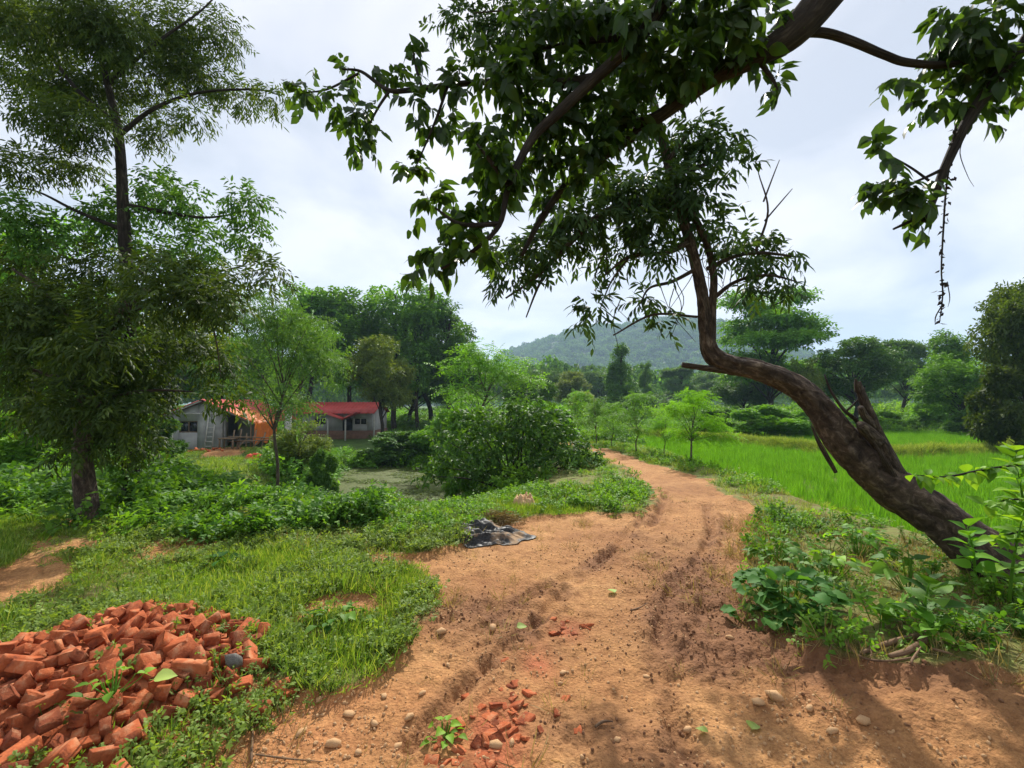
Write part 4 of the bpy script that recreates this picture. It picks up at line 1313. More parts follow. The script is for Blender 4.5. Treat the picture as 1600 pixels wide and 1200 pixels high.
mass2 = [(q[0], q[1], q[2] * .78, q[3] * .66) for q in mass2]
(P, D, N, L, Wd, rn), _ = mass_leaves(mass2, d2, 430, 9, .27, .105, .024, .85, .5, .22, r1, 6, 2.0)
V, F_, a_ = leaves(P - b2, D, N, L, Wd, rn, 6, .28, .1)
link('crown', mesh('crown', V, F_, None, M['lf_acacia'], {'rnd': a_}), T2)
mass2b = [(q[0], q[1], q[2] * .85, q[3] * .75) for q in mass2b]
(P, D, N, L, Wd, rn), _ = mass_leaves(mass2b, d2, 250, 8, .24, .095, .034, .9, .5, .3, r1, 6, 1.6)
V, F_, a_ = leaves(P - b2, D, N, L, Wd, rn, 6, .25, .1)
link('crown', mesh('crown', V, F_, None, M['lf_dark'], {'rnd': a_}), T2)
TV = thing('climbing_vine', 'dense green vine climbing the straight trunk at the left', 'vine', b2)
massv = [(204, 770, 30, 36), (205, 710, 28, 40), (200, 650, 30, 40), (203, 590, 26, 40), (202, 540, 28, 36), (196, 490, 22, 36), (170, 610, 30, 30), (235, 740, 22, 30), (215, 800, 30, 18)]
(P, D, N, L, Wd, rn), _ = mass_leaves(massv, d2 - .05, 260, 6, .16, .065, .045, 1.0, .35, .2, r1, 6, .1, .5)
V, F_, a_ = leaves(P - b2, D, N, L, Wd, rn, 6, .2, .2)
link('foliage', mesh('foliage', V, F_, None, M['lf_vine'], {'rnd': a_}), TV)
sv_ = MB()
for k in range(3):
    add_tube(sv_, [W(200 + 8 * math.sin(q * 1.3 + k * 2.1), 806 - q * 40, d2 - .1 + .08 * math.cos(q * 1.3 + k * 2.1)) for q in range(9)], [.012] * 9, sides=5, sub=4)
link('stem', sv_.build('stem', M['bark'], b2, True), TV)

# ---- leaning tree with the arched trunk
r2 = np.random.default_rng(601)
bl = np.array([*W(1545, 870, 4.45)])
bl[2] = H(bl[0], bl[1])
TL = thing('leaning_tree', 'dark arching tree trunk leaning over the paddy from the right', 'tree', bl)
tk = MB()
pl = 5.0
s5 = pl / F
main = [(1665, 995, 4.2), (1580, 905, 4.35), (1530, 862, 4.45), (1470, 812, 4.6), (1405, 768, 4.75), (1350, 722, 4.85), (1312, 682, 4.9), (1280, 638, 4.95), (1240, 603, 5.0), (1185, 578, 5.05), (1140, 568, 5.1), (1112, 552, 5.1),
        (1103, 515, 5.1), (1097, 460, 5.1), (1084, 400, 5.12), (1064, 330, 5.15), (1045, 260, 5.2), (1028, 190, 5.2), (1008, 110, 5.2), (985, 30, 5.2), (970, -40, 5.2)]
mr = [78, 44, 32, 26.5, 26, 24.5, 22.5, 20, 17, 15, 14, 13, 10, 8.5, 8, 7.5, 7, 6, 5, 3.5, 2.5]
add_tube(tk, px_path(main), np.array(mr) * s5, sides=44, sub=18, rough=.24, seed=21, fine=.10)
for pts, rr in [([(1112, 530), (1113, 480), (1115, 430), (1104, 380), (1082, 335), (1062, 320)], [7, 6.5, 6, 5.5, 5, 3]),
                ([(1150, 578), (1110, 576), (1066, 570)], [9, 5.5, 4.5]),
                ([(1062, 322), (1020, 316), (970, 322), (925, 345), (880, 390), (835, 435), (790, 466)], [9, 8, 7, 6, 5, 3, 1.5]),
                ([(925, 345), (890, 350), (850, 370), (815, 372)], [5, 4, 3, 1.5]),
                ([(860, 412), (840, 450), (822, 496)], [3, 2, 1]),
                ([(1050, 270), (1090, 262), (1130, 240), (1150, 215)], [5, 4, 2.5, 1]),
                ([(1045, 250), (1070, 215), (1090, 190)], [4, 3, 1]),
                ([(1105, 420), (1150, 400), (1190, 395), (1250, 402)], [4, 3.5, 3, 1.2]),
                ([(1110, 470), (1150, 440), (1200, 430), (1245, 440)], [4, 3, 2.4, 1]),
                ([(1180, 395), (1200, 330), (1185, 270)], [2.5, 1.6, .8]), ([(1195, 345), (1225, 310), (1238, 295)], [1.5, 1, .6]), ([(1193, 315), (1210, 270), (1218, 250)], [1.5, 1, .6]),
                ([(1075, 380), (1040, 395), (985, 400), (945, 430)], [5, 4, 3, 1.2]),
                ([(1088, 420), (1050, 440), (1015, 450), (1000, 475)], [3.5, 3, 2, 1]),
                ([(1090, 495), (1020, 492), (958, 524)], [2.2, 2, 1.2]), ([(1000, 90), (930, 40), (850, 15), (740, 20)], [4, 3, 2, 1]),
                ([(985, 400), (955, 440), (935, 490)], [2, 1.5, .8])]:
    add_tube(tk, px_path(pts, 5.1), np.array(rr) * s5, sides=8, sub=6, rough=.12, seed=5)
for k in range(16):     # dead thin twigs
    a0 = (900 + 260 * r2.random(), 380 + 100 * r2.random())
    add_tube(tk, px_path([a0, (a0[0] - 15 + 30 * r2.random(), a0[1] + 35), (a0[0] - 40 + 80 * r2.random(), a0[1] + 50 + 40 * r2.random())], 5.1), np.array([.9, .7, .4]) * s5, sides=4, sub=4)
link('trunk', tk.build('trunk', M['bark_lean'], bl, True), TL)
# broken snag
sg = MB()
add_tube(sg, px_path([(1428, 790, 4.72), (1398, 740, 4.75), (1375, 690, 4.72), (1362, 655, 4.7), (1350, 625, 4.7), (1340, 598, 4.7)]), np.array([19, 15, 11, 8, 6.5, 4]) * s5, sides=14, sub=7, rough=.45, seed=31)
add_tube(sg, px_path([(1372, 690, 4.7), (1352, 672, 4.66), (1344, 664, 4.62)]), np.array([11, 9, 6]) * s5, sides=9, sub=5, rough=.4, seed=33)
add_tube(sg, px_path([(1364, 664, 4.7), (1350, 648, 4.66), (1345, 636, 4.62)]), np.array([8, 6, 4]) * s5, sides=8, sub=5, rough=.4, seed=34)
for x0, y0 in ((1337, 592), (1345, 596)):
    add_tube(sg, px_path([(1342, 612, 4.7), (1340 + (x0 - 1340) * .5, 600, 4.68), (x0, y0, 4.67)]), np.array([5, 3.2, 1]) * s5, sides=6, sub=3, rough=.3)
for k in range(4):
    add_tube(sg, px_path([(1385 + 8 * k, 735 + 10 * k, 4.66), (1378 + 6 * k, 715 + 8 * k, 4.62), (1366 + 7 * k, 690 + 9 * k, 4.6)]), np.array([4, 3, .8]) * s5, sides=4, sub=3)
link('broken_limb', sg.build('broken_limb', M['bark_lean'], bl, True), TL)
sg = MB()
add_tube(sg, px_path([(1306, 738, 4.76), (1291, 712, 4.72), (1279, 690, 4.7), (1268, 664, 4.7)]), np.array([2.5, 3.4, 3, 1]) * s5, sides=9, sub=5, rough=.4, seed=35)
add_tube(sg, px_path([(1352, 700, 4.8), (1340, 660, 4.78), (1318, 640, 4.76), (1298, 610, 4.75), (1288, 585, 4.75)]), np.array([3, 3, 2.4, 1.6, .8]) * s5, sides=6, sub=5)
add_tube(sg, px_path([(1322, 643, 4.76), (1345, 620, 4.74), (1352, 605, 4.74)]), np.array([1.6, 1.1, .5]) * s5, sides=5, sub=4)
link('dead_branch', sg.build('dead_branch', M['bark_lean'], bl, True), TL)
massl = [(1085, 215, 50, 36), (1125, 225, 36, 30), (1050, 285, 50, 40), (1070, 330, 40, 30), (975, 320, 60, 36), (1010, 345, 50, 36), (920, 340, 60, 36), (890, 375, 55, 34), (845, 385, 50, 34), (815, 400, 40, 28),
         (800, 430, 34, 22), (930, 480, 20, 26), (920, 500, 14, 16), (1010, 470, 30, 20), (965, 395, 50, 26), (1020, 395, 40, 24), (1170, 380, 50, 22), (1215, 400, 44, 18), (1150, 400, 36, 26), (1195, 445, 46, 14), (1235, 455, 22, 12),
         (1100, 300, 30, 26), (1060, 250, 40, 30), (1125, 345, 30, 18), (1000, 290, 50, 30), (950, 280, 50, 30), (1040, 500, 14, 16), (870, 330, 50, 30), (780, 385, 30, 26), (1000, 180, 40, 40), (960, 130, 40, 40), (1080, 360, 24, 24), (1150, 260, 20, 16), (720, 25, 50, 34, 5.5), (800, 30, 60, 40, 5.5), (860, 15, 60, 40, 5.5), (760, 60, 50, 30, 5.5), (920, 40, 50, 40, 5.4), (990, 60, 50, 40, 5.3)]
(P, D, N, L, Wd, rn), _ = mass_leaves(massl, 5.1, 120, 8, .21, .12, .034, .9, .55, .3, r2, 8, .7, .1)
V, F_, a_ = leaves(P - bl, D, N, L, Wd, rn, 8, .25, .2)
link('crown', mesh('crown', V, F_, None, M['lf_lean'], {'rnd': a_}), TL)

# ---- big leaved tree overhead, its trunk standing out of view to the right
r3 = np.random.default_rng(701)
bo = np.array([4.6, 1.2, 0]); bo[2] = H(4.6, 1.2)
TO = thing('overhanging_tree', 'big leaved tree whose boughs hang across the top of the view', 'tree', bo)
tk = MB()
s26 = 2.6 / F
fork = W(1500, -330, 2.4)
trunkpts = [bo + np.array([.05, 0, -.2]), bo + np.array([0, .05, .8]), bo + np.array([-.15, .2, 2.0]), bo + np.array([-.6, .55, 3.2]), bo + np.array([-1.1, .85, 4.0]), fork]
add_tube(tk, trunkpts, [.26, .22, .20, .19, .17, .16], sides=18, sub=6, rough=.2, seed=41)
boughs = [([(1500, -330, 2.4), (1400, -150, 2.4), (1300, -20, 2.5), (1240, 50, 2.55), (1180, 88, 2.6), (1110, 124, 2.7), (1040, 175, 2.8), (960, 232, 2.9), (900, 272, 3.0), (850, 335, 3.0), (815, 400, 3.0)], [34, 32, 28, 23, 17, 13.5, 11.5, 9.5, 8, 6, 3.5]),
          ([(1300, -20, 2.5), (1180, -60, 2.5), (1060, -20, 2.5), (1000, 58, 2.55), (930, 122, 2.6), (870, 178, 2.6), (830, 218, 2.6), (795, 290, 2.5), (780, 352, 2.45), (735, 395, 2.45), (690, 420, 2.45)], [20, 16, 13, 10, 9, 8, 7, 5, 4, 3, 2]),
          ([(930, 122, 2.6), (870, 130, 2.8), (785, 127, 3.0), (710, 132, 3.1), (640, 141, 3.2), (605, 140, 3.2), (565, 112, 3.3), (535, 108, 3.3)], [8, 7, 6, 5.5, 5, 4, 3, 2]),
          ([(1000, 58, 2.55), (950, 60, 2.7), (880, 70, 2.8), (820, 80, 2.9)], [7, 6, 4, 2]),
          ([(610, 140, 3.2), (590, 170, 3.2), (570, 210, 3.2)], [3, 2.4, 1.4]), ([(660, 140, 3.15), (650, 105, 3.2), (645, 75, 3.2)], [3, 2.4, 1.2]),
          ([(700, 133, 3.1), (680, 190, 3.1), (650, 260, 3.1)], [3, 2.4, 1.2]), ([(560, 115, 3.3), (510, 140, 3.3), (465, 145, 3.3)], [2.5, 2, 1]),
          ([(780, 350, 2.45), (720, 350, 2.45), (680, 325, 2.45)], [4, 3, 1.5]), ([(795, 290, 2.5), (765, 250, 2.4), (745, 225, 2.4)], [4, 3, 1.5]),
          ([(1040, 175, 2.8), (1000, 190, 2.8), (930, 200, 2.9), (880, 190, 2.9)], [8, 7, 5, 2]),
          ([(1240, 50, 2.55), (1290, 52, 2.6), (1335, 66, 2.6), (1382, 86, 2.6), (1420, 98, 2.6), (1490, 100, 2.6), (1560, 80, 2.6)], [8, 7, 6.5, 6, 6, 5, 3]),
          ([(1700, -120, 2.4), (1620, 40, 2.5), (1560, 120, 2.55), (1512, 190, 2.6), (1482, 250, 2.6), (1462, 300, 2.6), (1446, 346, 2.6)], [14, 11, 9, 8, 7, 6, 4.5]),
          ([(1458, 318, 2.6), (1428, 342, 2.6), (1396, 358, 2.6)], [4, 3, 1.6]), ([(1478, 262, 2.6), (1440, 280, 2.6), (1390, 300, 2.6)], [3, 2, 1]), ([(1455, 285, 2.6), (1420, 260, 2.6), (1375, 235, 2.6)], [2, 1.6, .8]),
          ([(1180, 90, 2.6), (1205, 120, 2.6), (1215, 140, 2.6)], [4, 3, 1.2])]
add_tube(tk, [bo + np.array([-1.1, .85, 4.0]), bo + np.array([-.9, 1.2, 4.4]), W(1700, -120, 2.4)], [.09, .07, 14 * s26], sides=10, sub=5, rough=.15)
for pts, rr in boughs:
    add_tube(tk, px_path(pts), np.array(rr) * s26, sides=12, sub=6, rough=.16, seed=43)
link('trunk', tk.build('trunk', M['bark'], bo, True), TO)
masso = [(545, 108, 26, 20, 3.3), (590, 105, 30, 24, 3.25), (650, 90, 24, 40, 3.2), (475, 140, 40, 28, 3.3), (525, 150, 30, 30, 3.3), (570, 185, 50, 30, 3.2), (555, 220, 26, 20, 3.2), (650, 160, 34, 34, 3.1), (690, 190, 36, 34, 3.1), (640, 262, 34, 34, 3.1),
         (720, 130, 40, 34, 3.1), (780, 100, 54, 44, 2.8), (850, 90, 54, 50, 2.8), (930, 60, 60, 46, 2.7), (1000, 40, 60, 40, 2.6), (880, 195, 54, 50, 2.8), (820, 170, 50, 44, 2.7), (765, 215, 40, 40, 2.5), (795, 265, 44, 40, 2.6), (950, 180, 50, 44, 2.9),
         (1020, 110, 50, 40, 2.8), (1110, 45, 60, 40, 2.6), (1170, 100, 46, 36, 2.6), (1205, 40, 46, 36, 2.55), (915, 265, 44, 34, 3.0), (862, 300, 44, 36, 3.0), (1060, 130, 34, 30, 2.9), (990, 200, 40, 30, 2.9),
         (680, 322, 34, 30, 2.45), (735, 345, 40, 36, 2.45), (690, 385, 36, 34, 2.45), (740, 390, 34, 30, 2.45), (670, 415, 24, 18, 2.45), (770, 250, 40, 36, 2.4), (790, 300, 34, 30, 2.45),
         (1500, 80, 60, 50, 2.6), (1555, 120, 50, 50, 2.6), (1470, 150, 40, 30, 2.65), (1545, 30, 50, 40, 2.6), (1530, 185, 36, 22, 2.6), (1385, 290, 34, 36, 2.6), (1425, 300, 34, 30, 2.6), (1375, 240, 24, 18, 2.6), (1410, 118, 16, 12, 2.6), (1215, 130, 20, 16, 2.6)]
masso += [(830, 40, 60, 40, 2.7), (900, 130, 60, 50, 2.8), (990, 140, 50, 40, 2.8), (1080, 90, 50, 40, 2.7), (870, 20, 60, 40, 2.7), (950, 10, 60, 40, 2.6), (1060, 10, 60, 40, 2.6), (1140, 20, 60, 40, 2.5), (850, 240, 50, 40, 2.9), (800, 120, 50, 40, 2.8), (930, 220, 50, 40, 2.9), (1500, 40, 60, 40, 2.6), (1430, 330, 26, 20, 2.6)]
masso = [(q[0], q[1], q[2] * .8, q[3] * .8, q[4]) for q in masso]
(P, D, N, L, Wd, rn), _ = mass_leaves(masso, 2.7, 64, 6, .105, .092, .046, .95, .75, .25, r3, 8, .35, .05)
D = unit(D)
# the biggest leaves stand as objects of their own; all the others are joined
size = L / P[:, 1]
vis = (np.abs(P[:, 0]) < P[:, 1] * 1.1) & (P[:, 1] > .8)
order = np.argsort(-(size * vis))
big, rest = order[:290], order[290:]
V, F_, a_ = leaves((P - bo)[rest], D[rest], N[rest], L[rest], Wd[rest], rn[rest], 8, .28, .22)
link('leaves', mesh('leaves', V, F_, None, M['lf_big'], {'rnd': a_}), TO, kind='stuff')


def big_leaf(name, mat, seed, wide=.5, petiole=.18, bend=.3, rnd=.5, lobes=False):
    """one leaf, 1 m long along +X, with a stalk and a keeled, wavy blade"""
    r = np.random.default_rng(seed)
    ts = np.array([0, .12, .3, .5, .7, .87, 1.0])
    prof = np.array([.06, .62, .98, .96, .66, .28, .0]) * wide
    if lobes:
        prof = np.array([.35, .95, 1.0, .80, .86, .42, 0.]) * wide
    V, F4 = [], []
    for t, w in zip(ts, prof):
        zc = -bend * t * t
        for s in (-1, -.5, 0, .5, 1):
            back = -.16 * abs(s) if (lobes and t == 0) else 0
            V.append((petiole + t * (1 - petiole) + back, s * w, zc + abs(s) * w * .28 + (r.random() - .5) * .05 * abs(s)))
    for i in range(len(ts) - 1):
        for j in range(4):
            F4.append((i * 5 + j, (i + 1) * 5 + j, (i + 1) * 5 + j + 1, i * 5 + j + 1))
    b = MB(); b.add(V, None, F4, rnd)
    b.add(*tube([(0, 0, .02), (petiole * .6, 0, .015), (petiole + .3, 0, -.03)], [.012, .011, .006], 3, 2)[:3], rnd=0.9)
    return b.build(name, mat, smooth=True)


LB = [big_leaf('leaf', M['lf_big'], 800 + k, .26 + .02 * (k % 2), .12, .25 + .08 * k, .15 + .16 * k) for k in range(6)]


def leaf_matrix(p, d, n, L):
    d = np.asarray(d) / np.linalg.norm(d)
    s = np.cross(d, n); s /= np.linalg.norm(s) + 1e-9
    u = np.cross(s, d)
    m = Matrix(((d[0] * L, -s[0] * L, u[0] * L, p[0]), (d[1] * L, -s[1] * L, u[1] * L, p[1]), (d[2] * L, -s[2] * L, u[2] * L, p[2]), (0, 0, 0, 1)))
    return m


for q in big:
    o = link('leaf', LB[int(rn[q] * 5.99)], TO)
    o.matrix_local = leaf_matrix(P[q] - bo, D[q], N[q], L[q] * 1.1)

# hanging vines
hv_base = W(1492, 215, 2.6)
HVN = thing('hanging_vine', 'long withered vine hanging from the right hand bough', 'vine', hv_base)
hv = MB()
pts = [(1494, 195), (1486, 240), (1478, 300), (1474, 360), (1471, 420), (1473, 460), (1468, 505)]
add_tube(hv, px_path(pts, 2.6), [.006, .006, .005, .005, .004, .004, .002], sides=5, sub=6)
add_tube(hv, px_path([(1480, 440), (1484, 465), (1481, 480)], 2.6), [.003, .003, .001], sides=4, sub=4)
add_tube(hv, px_path([(1470, 480), (1462, 495), (1461, 508)], 2.6), [.003, .003, .001], sides=4, sub=4)
add_tube(hv, px_path([(1506, 215), (1500, 240), (1512, 275), (1522, 292)], 2.6), [.003, .003, .002, .001], sides=4, sub=4)
link('stem', hv.build('stem', M['bark'], hv_base, True), HVN)
m = 90
tt = r3.random(m) * 5.99
pp = np.array([W(np.interp(q, range(7), [p[0] for p in pts]) + r3.normal() * 3, np.interp(q, range(7), [p[1] for p in pts]), 2.6) for q in tt])
V, F_, a_ = leaves(pp - hv_base, rdir(m, r3) + np.array([0, 0, -.6]), rdir(m, r3), .02 + .02 * r3.random(m), .016, r3.random(m), 4)
link('withered_leaves', mesh('withered_leaves', V, F_, None, M['bark'], {'rnd': a_}), HVN)

# ------------------------------------------------------------------ dark hero shrub beside the pond
bs = Gt(800, 772)
TS = thing('shrub', 'large dark dome shaped shrub with sunlit top between pond and road', 'shrub', bs)
rs = np.random.default_rng(801)
ds = bs[1] + .9
ms_ = [(760, 690, 60, 40), (820, 670, 60, 40), (880, 700, 50, 40), (720, 720, 46, 34), (790, 730, 70, 40), (860, 735, 60, 34), (760, 750, 50, 26), (700, 690, 36, 26), (830, 640, 40, 26), (910, 725, 40, 34), (780, 655, 40, 26), (940, 745, 30, 22), (690, 730, 30, 20), (800, 650, 60, 30), (860, 665, 50, 34), (740, 660, 40, 30), (800, 760, 70, 26), (850, 690, 60, 50), (780, 710, 60, 50), (890, 745, 40, 24), (915, 715, 40, 30), (952, 745, 28, 22), (925, 755, 40, 18), (965, 758, 20, 12), (660, 745, 26, 16)]
(P, D, N, L, Wd, rn), cs = mass_leaves(ms_, ds, 190, 6, .21, .135, .062, 1.0, .45, .2, rs, 6, 1.2, .35, .15)
V, F_, a_ = leaves(P - bs, D, N, L, Wd, rn, 6, .25, .2)
link('foliage', mesh('foliage', V, F_, None, M['lf_shrub'], {'rnd': a_}), TS)
sm = MB()
for c in cs:
    add_tube(sm, [bs + rs.normal(size=3) * [.15, .1, 0] + [0, .9, -.2], (bs + c) / 2 + [0, .4, .1], c], [.03, .02, .008], sides=5, sub=4, cap=False)
link('stem', sm.build('stem', M['bark'], bs, True), TS)


# ------------------------------------------------------------------ houses
def roof_sheet(name, a, b, c, d, nrib, mat, parent, off):
    """corrugated metal sheet with corners a-b along the ridge, d-c along the eave"""
    a, b, c, d = [np.asarray(q, float) for q in (a, b, c, d)]
    n = np.cross(b - a, d - a); n /= np.linalg.norm(n)
    if n[2] < 0:
        n = -n
    V, F4 = [], []
    k = nrib * 4
    for i in range(k + 1):
        t = i / k
        h = .03 if i % 4 in (1, 2) else 0
        for q in (a + (b - a) * t, d + (c - d) * t):
            V.append(q + n * h); V.append(q + n * (h - .012))
    for i in range(k):
        p, q = i * 4, i * 4 + 4
        F4 += [(p, q, q + 2, p + 2), (p + 1, p + 3, q + 3, q + 1), (p + 2, q + 2, q + 3, p + 3), (p, p + 1, q + 1, q)]
    m_ = MB(); m_.add(V, None, F4)
    return link(name, m_.build(name, mat, off), parent)


def pt(name, mb, mat, parent, off, **k):
    return link(name, mb.build(name, M[mat] if isinstance(mat, str) else mat, off, **k), parent)


# far house with porch
hx0, hx1, hy0, hy1 = -18.4, -11.3, 38.0, 42.4
hz0 = H(-14, 38) - .1
hb2 = np.array([(hx0 + hx1) / 2, hy0, hz0])
EZ = W(560, 645, 38)[2]                 # eave height
RZ = W(560, 628.5, 40.2)[2]
H2 = thing('house', 'far grey cement house with long red metal roof and gabled porch', 'house', hb2)
pl_z = hz0 + .75
pt('plinth', MB().box(((hx0 + hx1) / 2, (hy0 + hy1) / 2, (hz0 - .5 + pl_z) / 2), (hx1 - hx0 + .12, hy1 - hy0 + .12, pl_z - hz0 + .5)), 'plinth', H2, hb2)
w = MB()
wx = W(563, 660, 38)[0]; dx = W(542.5, 670, 38)[0]
wz0, wz1 = W(563, 664, 38)[2], W(563, 653, 38)[2]
dz1 = W(542, 653, 38)[2]
th = .2


def wall_x(mb, x0, x1, z0, z1, y):
    mb.box(((x0 + x1) / 2, y + th / 2, (z0 + z1) / 2), (x1 - x0, th, z1 - z0))


lw = W(500, 660, 38)[0]
edges = [hx0, lw - .45, lw + .45, dx - .42, dx + .42, wx - .55, wx + .55, hx1]
for k in (0, 2, 4, 6):
    wall_x(w, edges[k], edges[k + 1], pl_z, EZ, hy0)
wall_x(w, edges[1], edges[2], pl_z, wz0, hy0); wall_x(w, edges[1], edges[2], wz1, EZ, hy0)
wall_x(w, edges[3], edges[4], dz1, EZ, hy0)
wall_x(w, edges[5], edges[6], pl_z, wz0, hy0); wall_x(w, edges[5], edges[6], wz1, EZ, hy0)
wall_x(w, hx0, hx1, pl_z, EZ, hy1 - th)
for x in (hx0, hx1 - th):
    ym = (hy0 + hy1) / 2
    w.add([(x, hy0 + th, pl_z), (x, hy1 - th, pl_z), (x, hy1 - th, EZ), (x, ym, RZ - .08), (x, hy0 + th, EZ),
           (x + th, hy0 + th, pl_z), (x + th, hy1 - th, pl_z), (x + th, hy1 - th, EZ), (x + th, ym, RZ - .08), (x + th, hy0 + th, EZ)],
          [(2, 3, 4), (7, 9, 8)], [(0, 1, 2, 4), (5, 9, 7, 6), (0, 4, 9, 5), (1, 6, 7, 2), (2, 7, 8, 3), (3, 8, 9, 4)])
pt('wall', w, 'cement', H2, hb2)
for x in (wx, lw):
    f = MB()
    for q in (-.5, 0, .5):
        f.box((x + q, hy0 + .06, (wz0 + wz1) / 2), (.06, .08, wz1 - wz0))
    f.box((x, hy0 + .06, wz0 + .03), (.94, .07, .06)); f.box((x, hy0 + .06, wz1 - .03), (.94, .07, .06))
    wo = pt('window', f, 'pole', H2, hb2)
    for q in (-.25, .25):
        pt('pane', MB().box((x + q, hy0 + .09, (wz0 + wz1) / 2), (.44, .015, wz1 - wz0 - .12)), 'glass', wo, hb2)
dr_ = pt('door', MB().box((dx, hy0 + .14, (pl_z + dz1) / 2), (.82, .05, dz1 - pl_z)), 'dark', H2, hb2)
pt('handle', MB().box((dx + .3, hy0 + .10, pl_z + .95), (.12, .03, .03)), 'pole', dr_, hb2)
ym = (hy0 + hy1) / 2
roof_sheet('roof', (hx0 - .3, ym, RZ), (hx1 + .25, ym, RZ), (hx1 + .25, hy0 - .35, EZ - .06), (hx0 - .3, hy0 - .35, EZ - .06), 26, M['redroof'], H2, hb2)
roof_sheet('roof', (hx0 - .3, ym, RZ), (hx1 + .25, ym, RZ), (hx1 + .25, hy1 + .35, EZ - .06), (hx0 - .3, hy1 + .35, EZ - .06), 26, M['redroof'], H2, hb2)
# porch: small gable reaching towards the pond
cx_ = W(530, 650, 36.6)
apx0, apx1 = W(503, 650, 36.6)[0], W(560, 650, 36.6)[0]
py0 = 36.4
pz_e, pz_r = W(530, 655, py0)[2], W(557, 644.5, py0)[2]
mxp = apx1 - .25
roof_sheet('porch_roof', (mxp, py0, pz_r), (mxp, hy0 - .05, pz_r), (W(534, 655, py0)[0], hy0 - .05, pz_e), (W(534, 655, py0)[0], py0, pz_e), 5, M['redroof'], H2, hb2)
roof_sheet('porch_roof', (W(505, 647, py0)[0], py0, pz_r - .05), (W(505, 647, py0)[0], hy0 - .05, pz_r - .05), (W(533, 655, py0)[0], hy0 - .05, pz_e), (W(533, 655, py0)[0], py0, pz_e), 5, M['redroof'], H2, hb2)
pt('fascia', MB().bar((mxp, py0 - .03, pz_r - .04), (W(534, 655, py0)[0], py0 - .03, pz_e - .04), .07, 4), 'redroof', H2, hb2)
for px_ in (539.5, 512):
    p = W(px_, 680, py0 + .2)
    pt('post', MB().bar((p[0], py0 + .2, H(p[0], py0) - .1), (p[0], py0 + .2, pz_e - .03), .06, 8), 'pole', H2, hb2)
p = W(584, 680, 37.7)
pt('downpipe', MB().bar((p[0], 37.75, H(p[0], 37.7)), (p[0], 37.75, EZ - .1), .07, 8), 'pole', H2, hb2)

# nearer house with gable wall, ladder and tarpaulin
gx0, gx1, gy0, gy1 = -23.2, W(347, 660, 30)[0], 30.0, 36.0
gz = H(-20, 30) - .12
hb1 = np.array([-20.5, gy0, gz])
H1 = thing('house', 'nearer unfinished grey house with gable wall and red roof behind the trees', 'house', hb1)
rx, rz = W(322, 624, 30)[0], W(322, 624, 30)[2]
ex, ez = W(402, 661, 30)[0], W(402, 661, 30)[2]
zr = lambda x: rz + (ez - rz) * (x - rx) / (ex - rx)
wl = MB()
wt = zr(gx1) - .12
lz = rz - .38 * (rx - gx0)
wcx = W(294, 660, 30)[0]; a0, a1, c0, c1 = wcx - .6, wcx + .6, W(294, 676, 30)[2], W(294, 658, 30)[2]
mzz = lambda x: (zr(x) if x > rx else rz - .38 * (rx - x)) - .12


def gpanel(x0, x1, z0):
    xs = [x0] + ([rx] if x0 < rx < x1 else []) + [x1]
    for u, v in zip(xs[:-1], xs[1:]):
        V = [(u, gy0, z0), (v, gy0, z0), (v, gy0, mzz(v)), (u, gy0, mzz(u)), (u, gy0 + th, z0), (v, gy0 + th, z0), (v, gy0 + th, mzz(v)), (u, gy0 + th, mzz(u))]
        wl.add(V, None, [(0, 1, 2, 3), (4, 7, 6, 5), (0, 3, 7, 4), (1, 5, 6, 2), (3, 2, 6, 7), (0, 4, 5, 1)])


gpanel(gx0, a0, gz - .4); gpanel(a1, gx1, gz - .4); gpanel(a0, a1, c1)
wl.box(((a0 + a1) / 2, gy0 + th / 2, (gz - .4 + c0) / 2), (a1 - a0, th, c0 - gz + .4))
wl.box((gx1 - th / 2, (gy0 + th + gy1) / 2 + .9, (gz + wt) / 2), (th, gy1 - gy0 - th - 1.8, wt - gz + .2))
wl.box((gx1 - th / 2, gy0 + th + .25, (gz + wt) / 2), (th, .5, wt - gz + .2))
wl.box((gx0 + th / 2, (gy0 + th + gy1) / 2, (gz + lz) / 2), (th, gy1 - gy0 - th, lz - gz))
wl.box(((gx0 + gx1) / 2, gy1 + th / 2, (gz + wt) / 2), (gx1 - gx0, th, wt - gz))
pt('wall', wl, 'cement', H1, hb1)
wo = MB()
for q in (a0 + .03, (a0 + a1) / 2, a1 - .03):
    wo.box((q, gy0 + .1, (c0 + c1) / 2), (.06, .08, c1 - c0))
wo.box(((a0 + a1) / 2, gy0 + .1, c0 + .03), (1.08, .07, .06)); wo.box(((a0 + a1) / 2, gy0 + .1, c1 - .03), (1.08, .07, .06))
wo = pt('window', wo, 'wood', H1, hb1)
for q in (-.28, .28):
    pt('pane', MB().box(((a0 + a1) / 2 + q, gy0 + .13, (c0 + c1) / 2), (.48, .015, c1 - c0 - .12)), 'glass', wo, hb1)
roof_sheet('roof', (rx, gy0 - .4, rz), (rx, gy1 + .3, rz), (ex, gy1 + .3, ez), (ex, gy0 - .4, ez), 24, M['redroof'], H1, hb1)
roof_sheet('roof', (rx, gy0 - .4, rz), (rx, gy1 + .3, rz), (gx0 - .3, gy1 + .3, lz - .1), (gx0 - .3, gy0 - .4, lz - .1), 24, M['redroof'], H1, hb1)
for k in range(3):
    y = gy0 - .25 + 2.9 * k
    g = H(ex - .3, y)
    pt('post', MB().bar((ex - .25, y, g - .1), (ex - .25, y, zr(ex - .25) - .02), .05, 7), 'wood', H1, hb1)
bm_ = MB()
bm_.bar((rx + .1, gy0 - .3, rz - .1), (ex, gy0 - .3, ez - .06), .05, 5)
bm_.bar((rx - .1, gy0 - .3, rz - .1), (gx0, gy0 - .3, lz - .12), .05, 5)
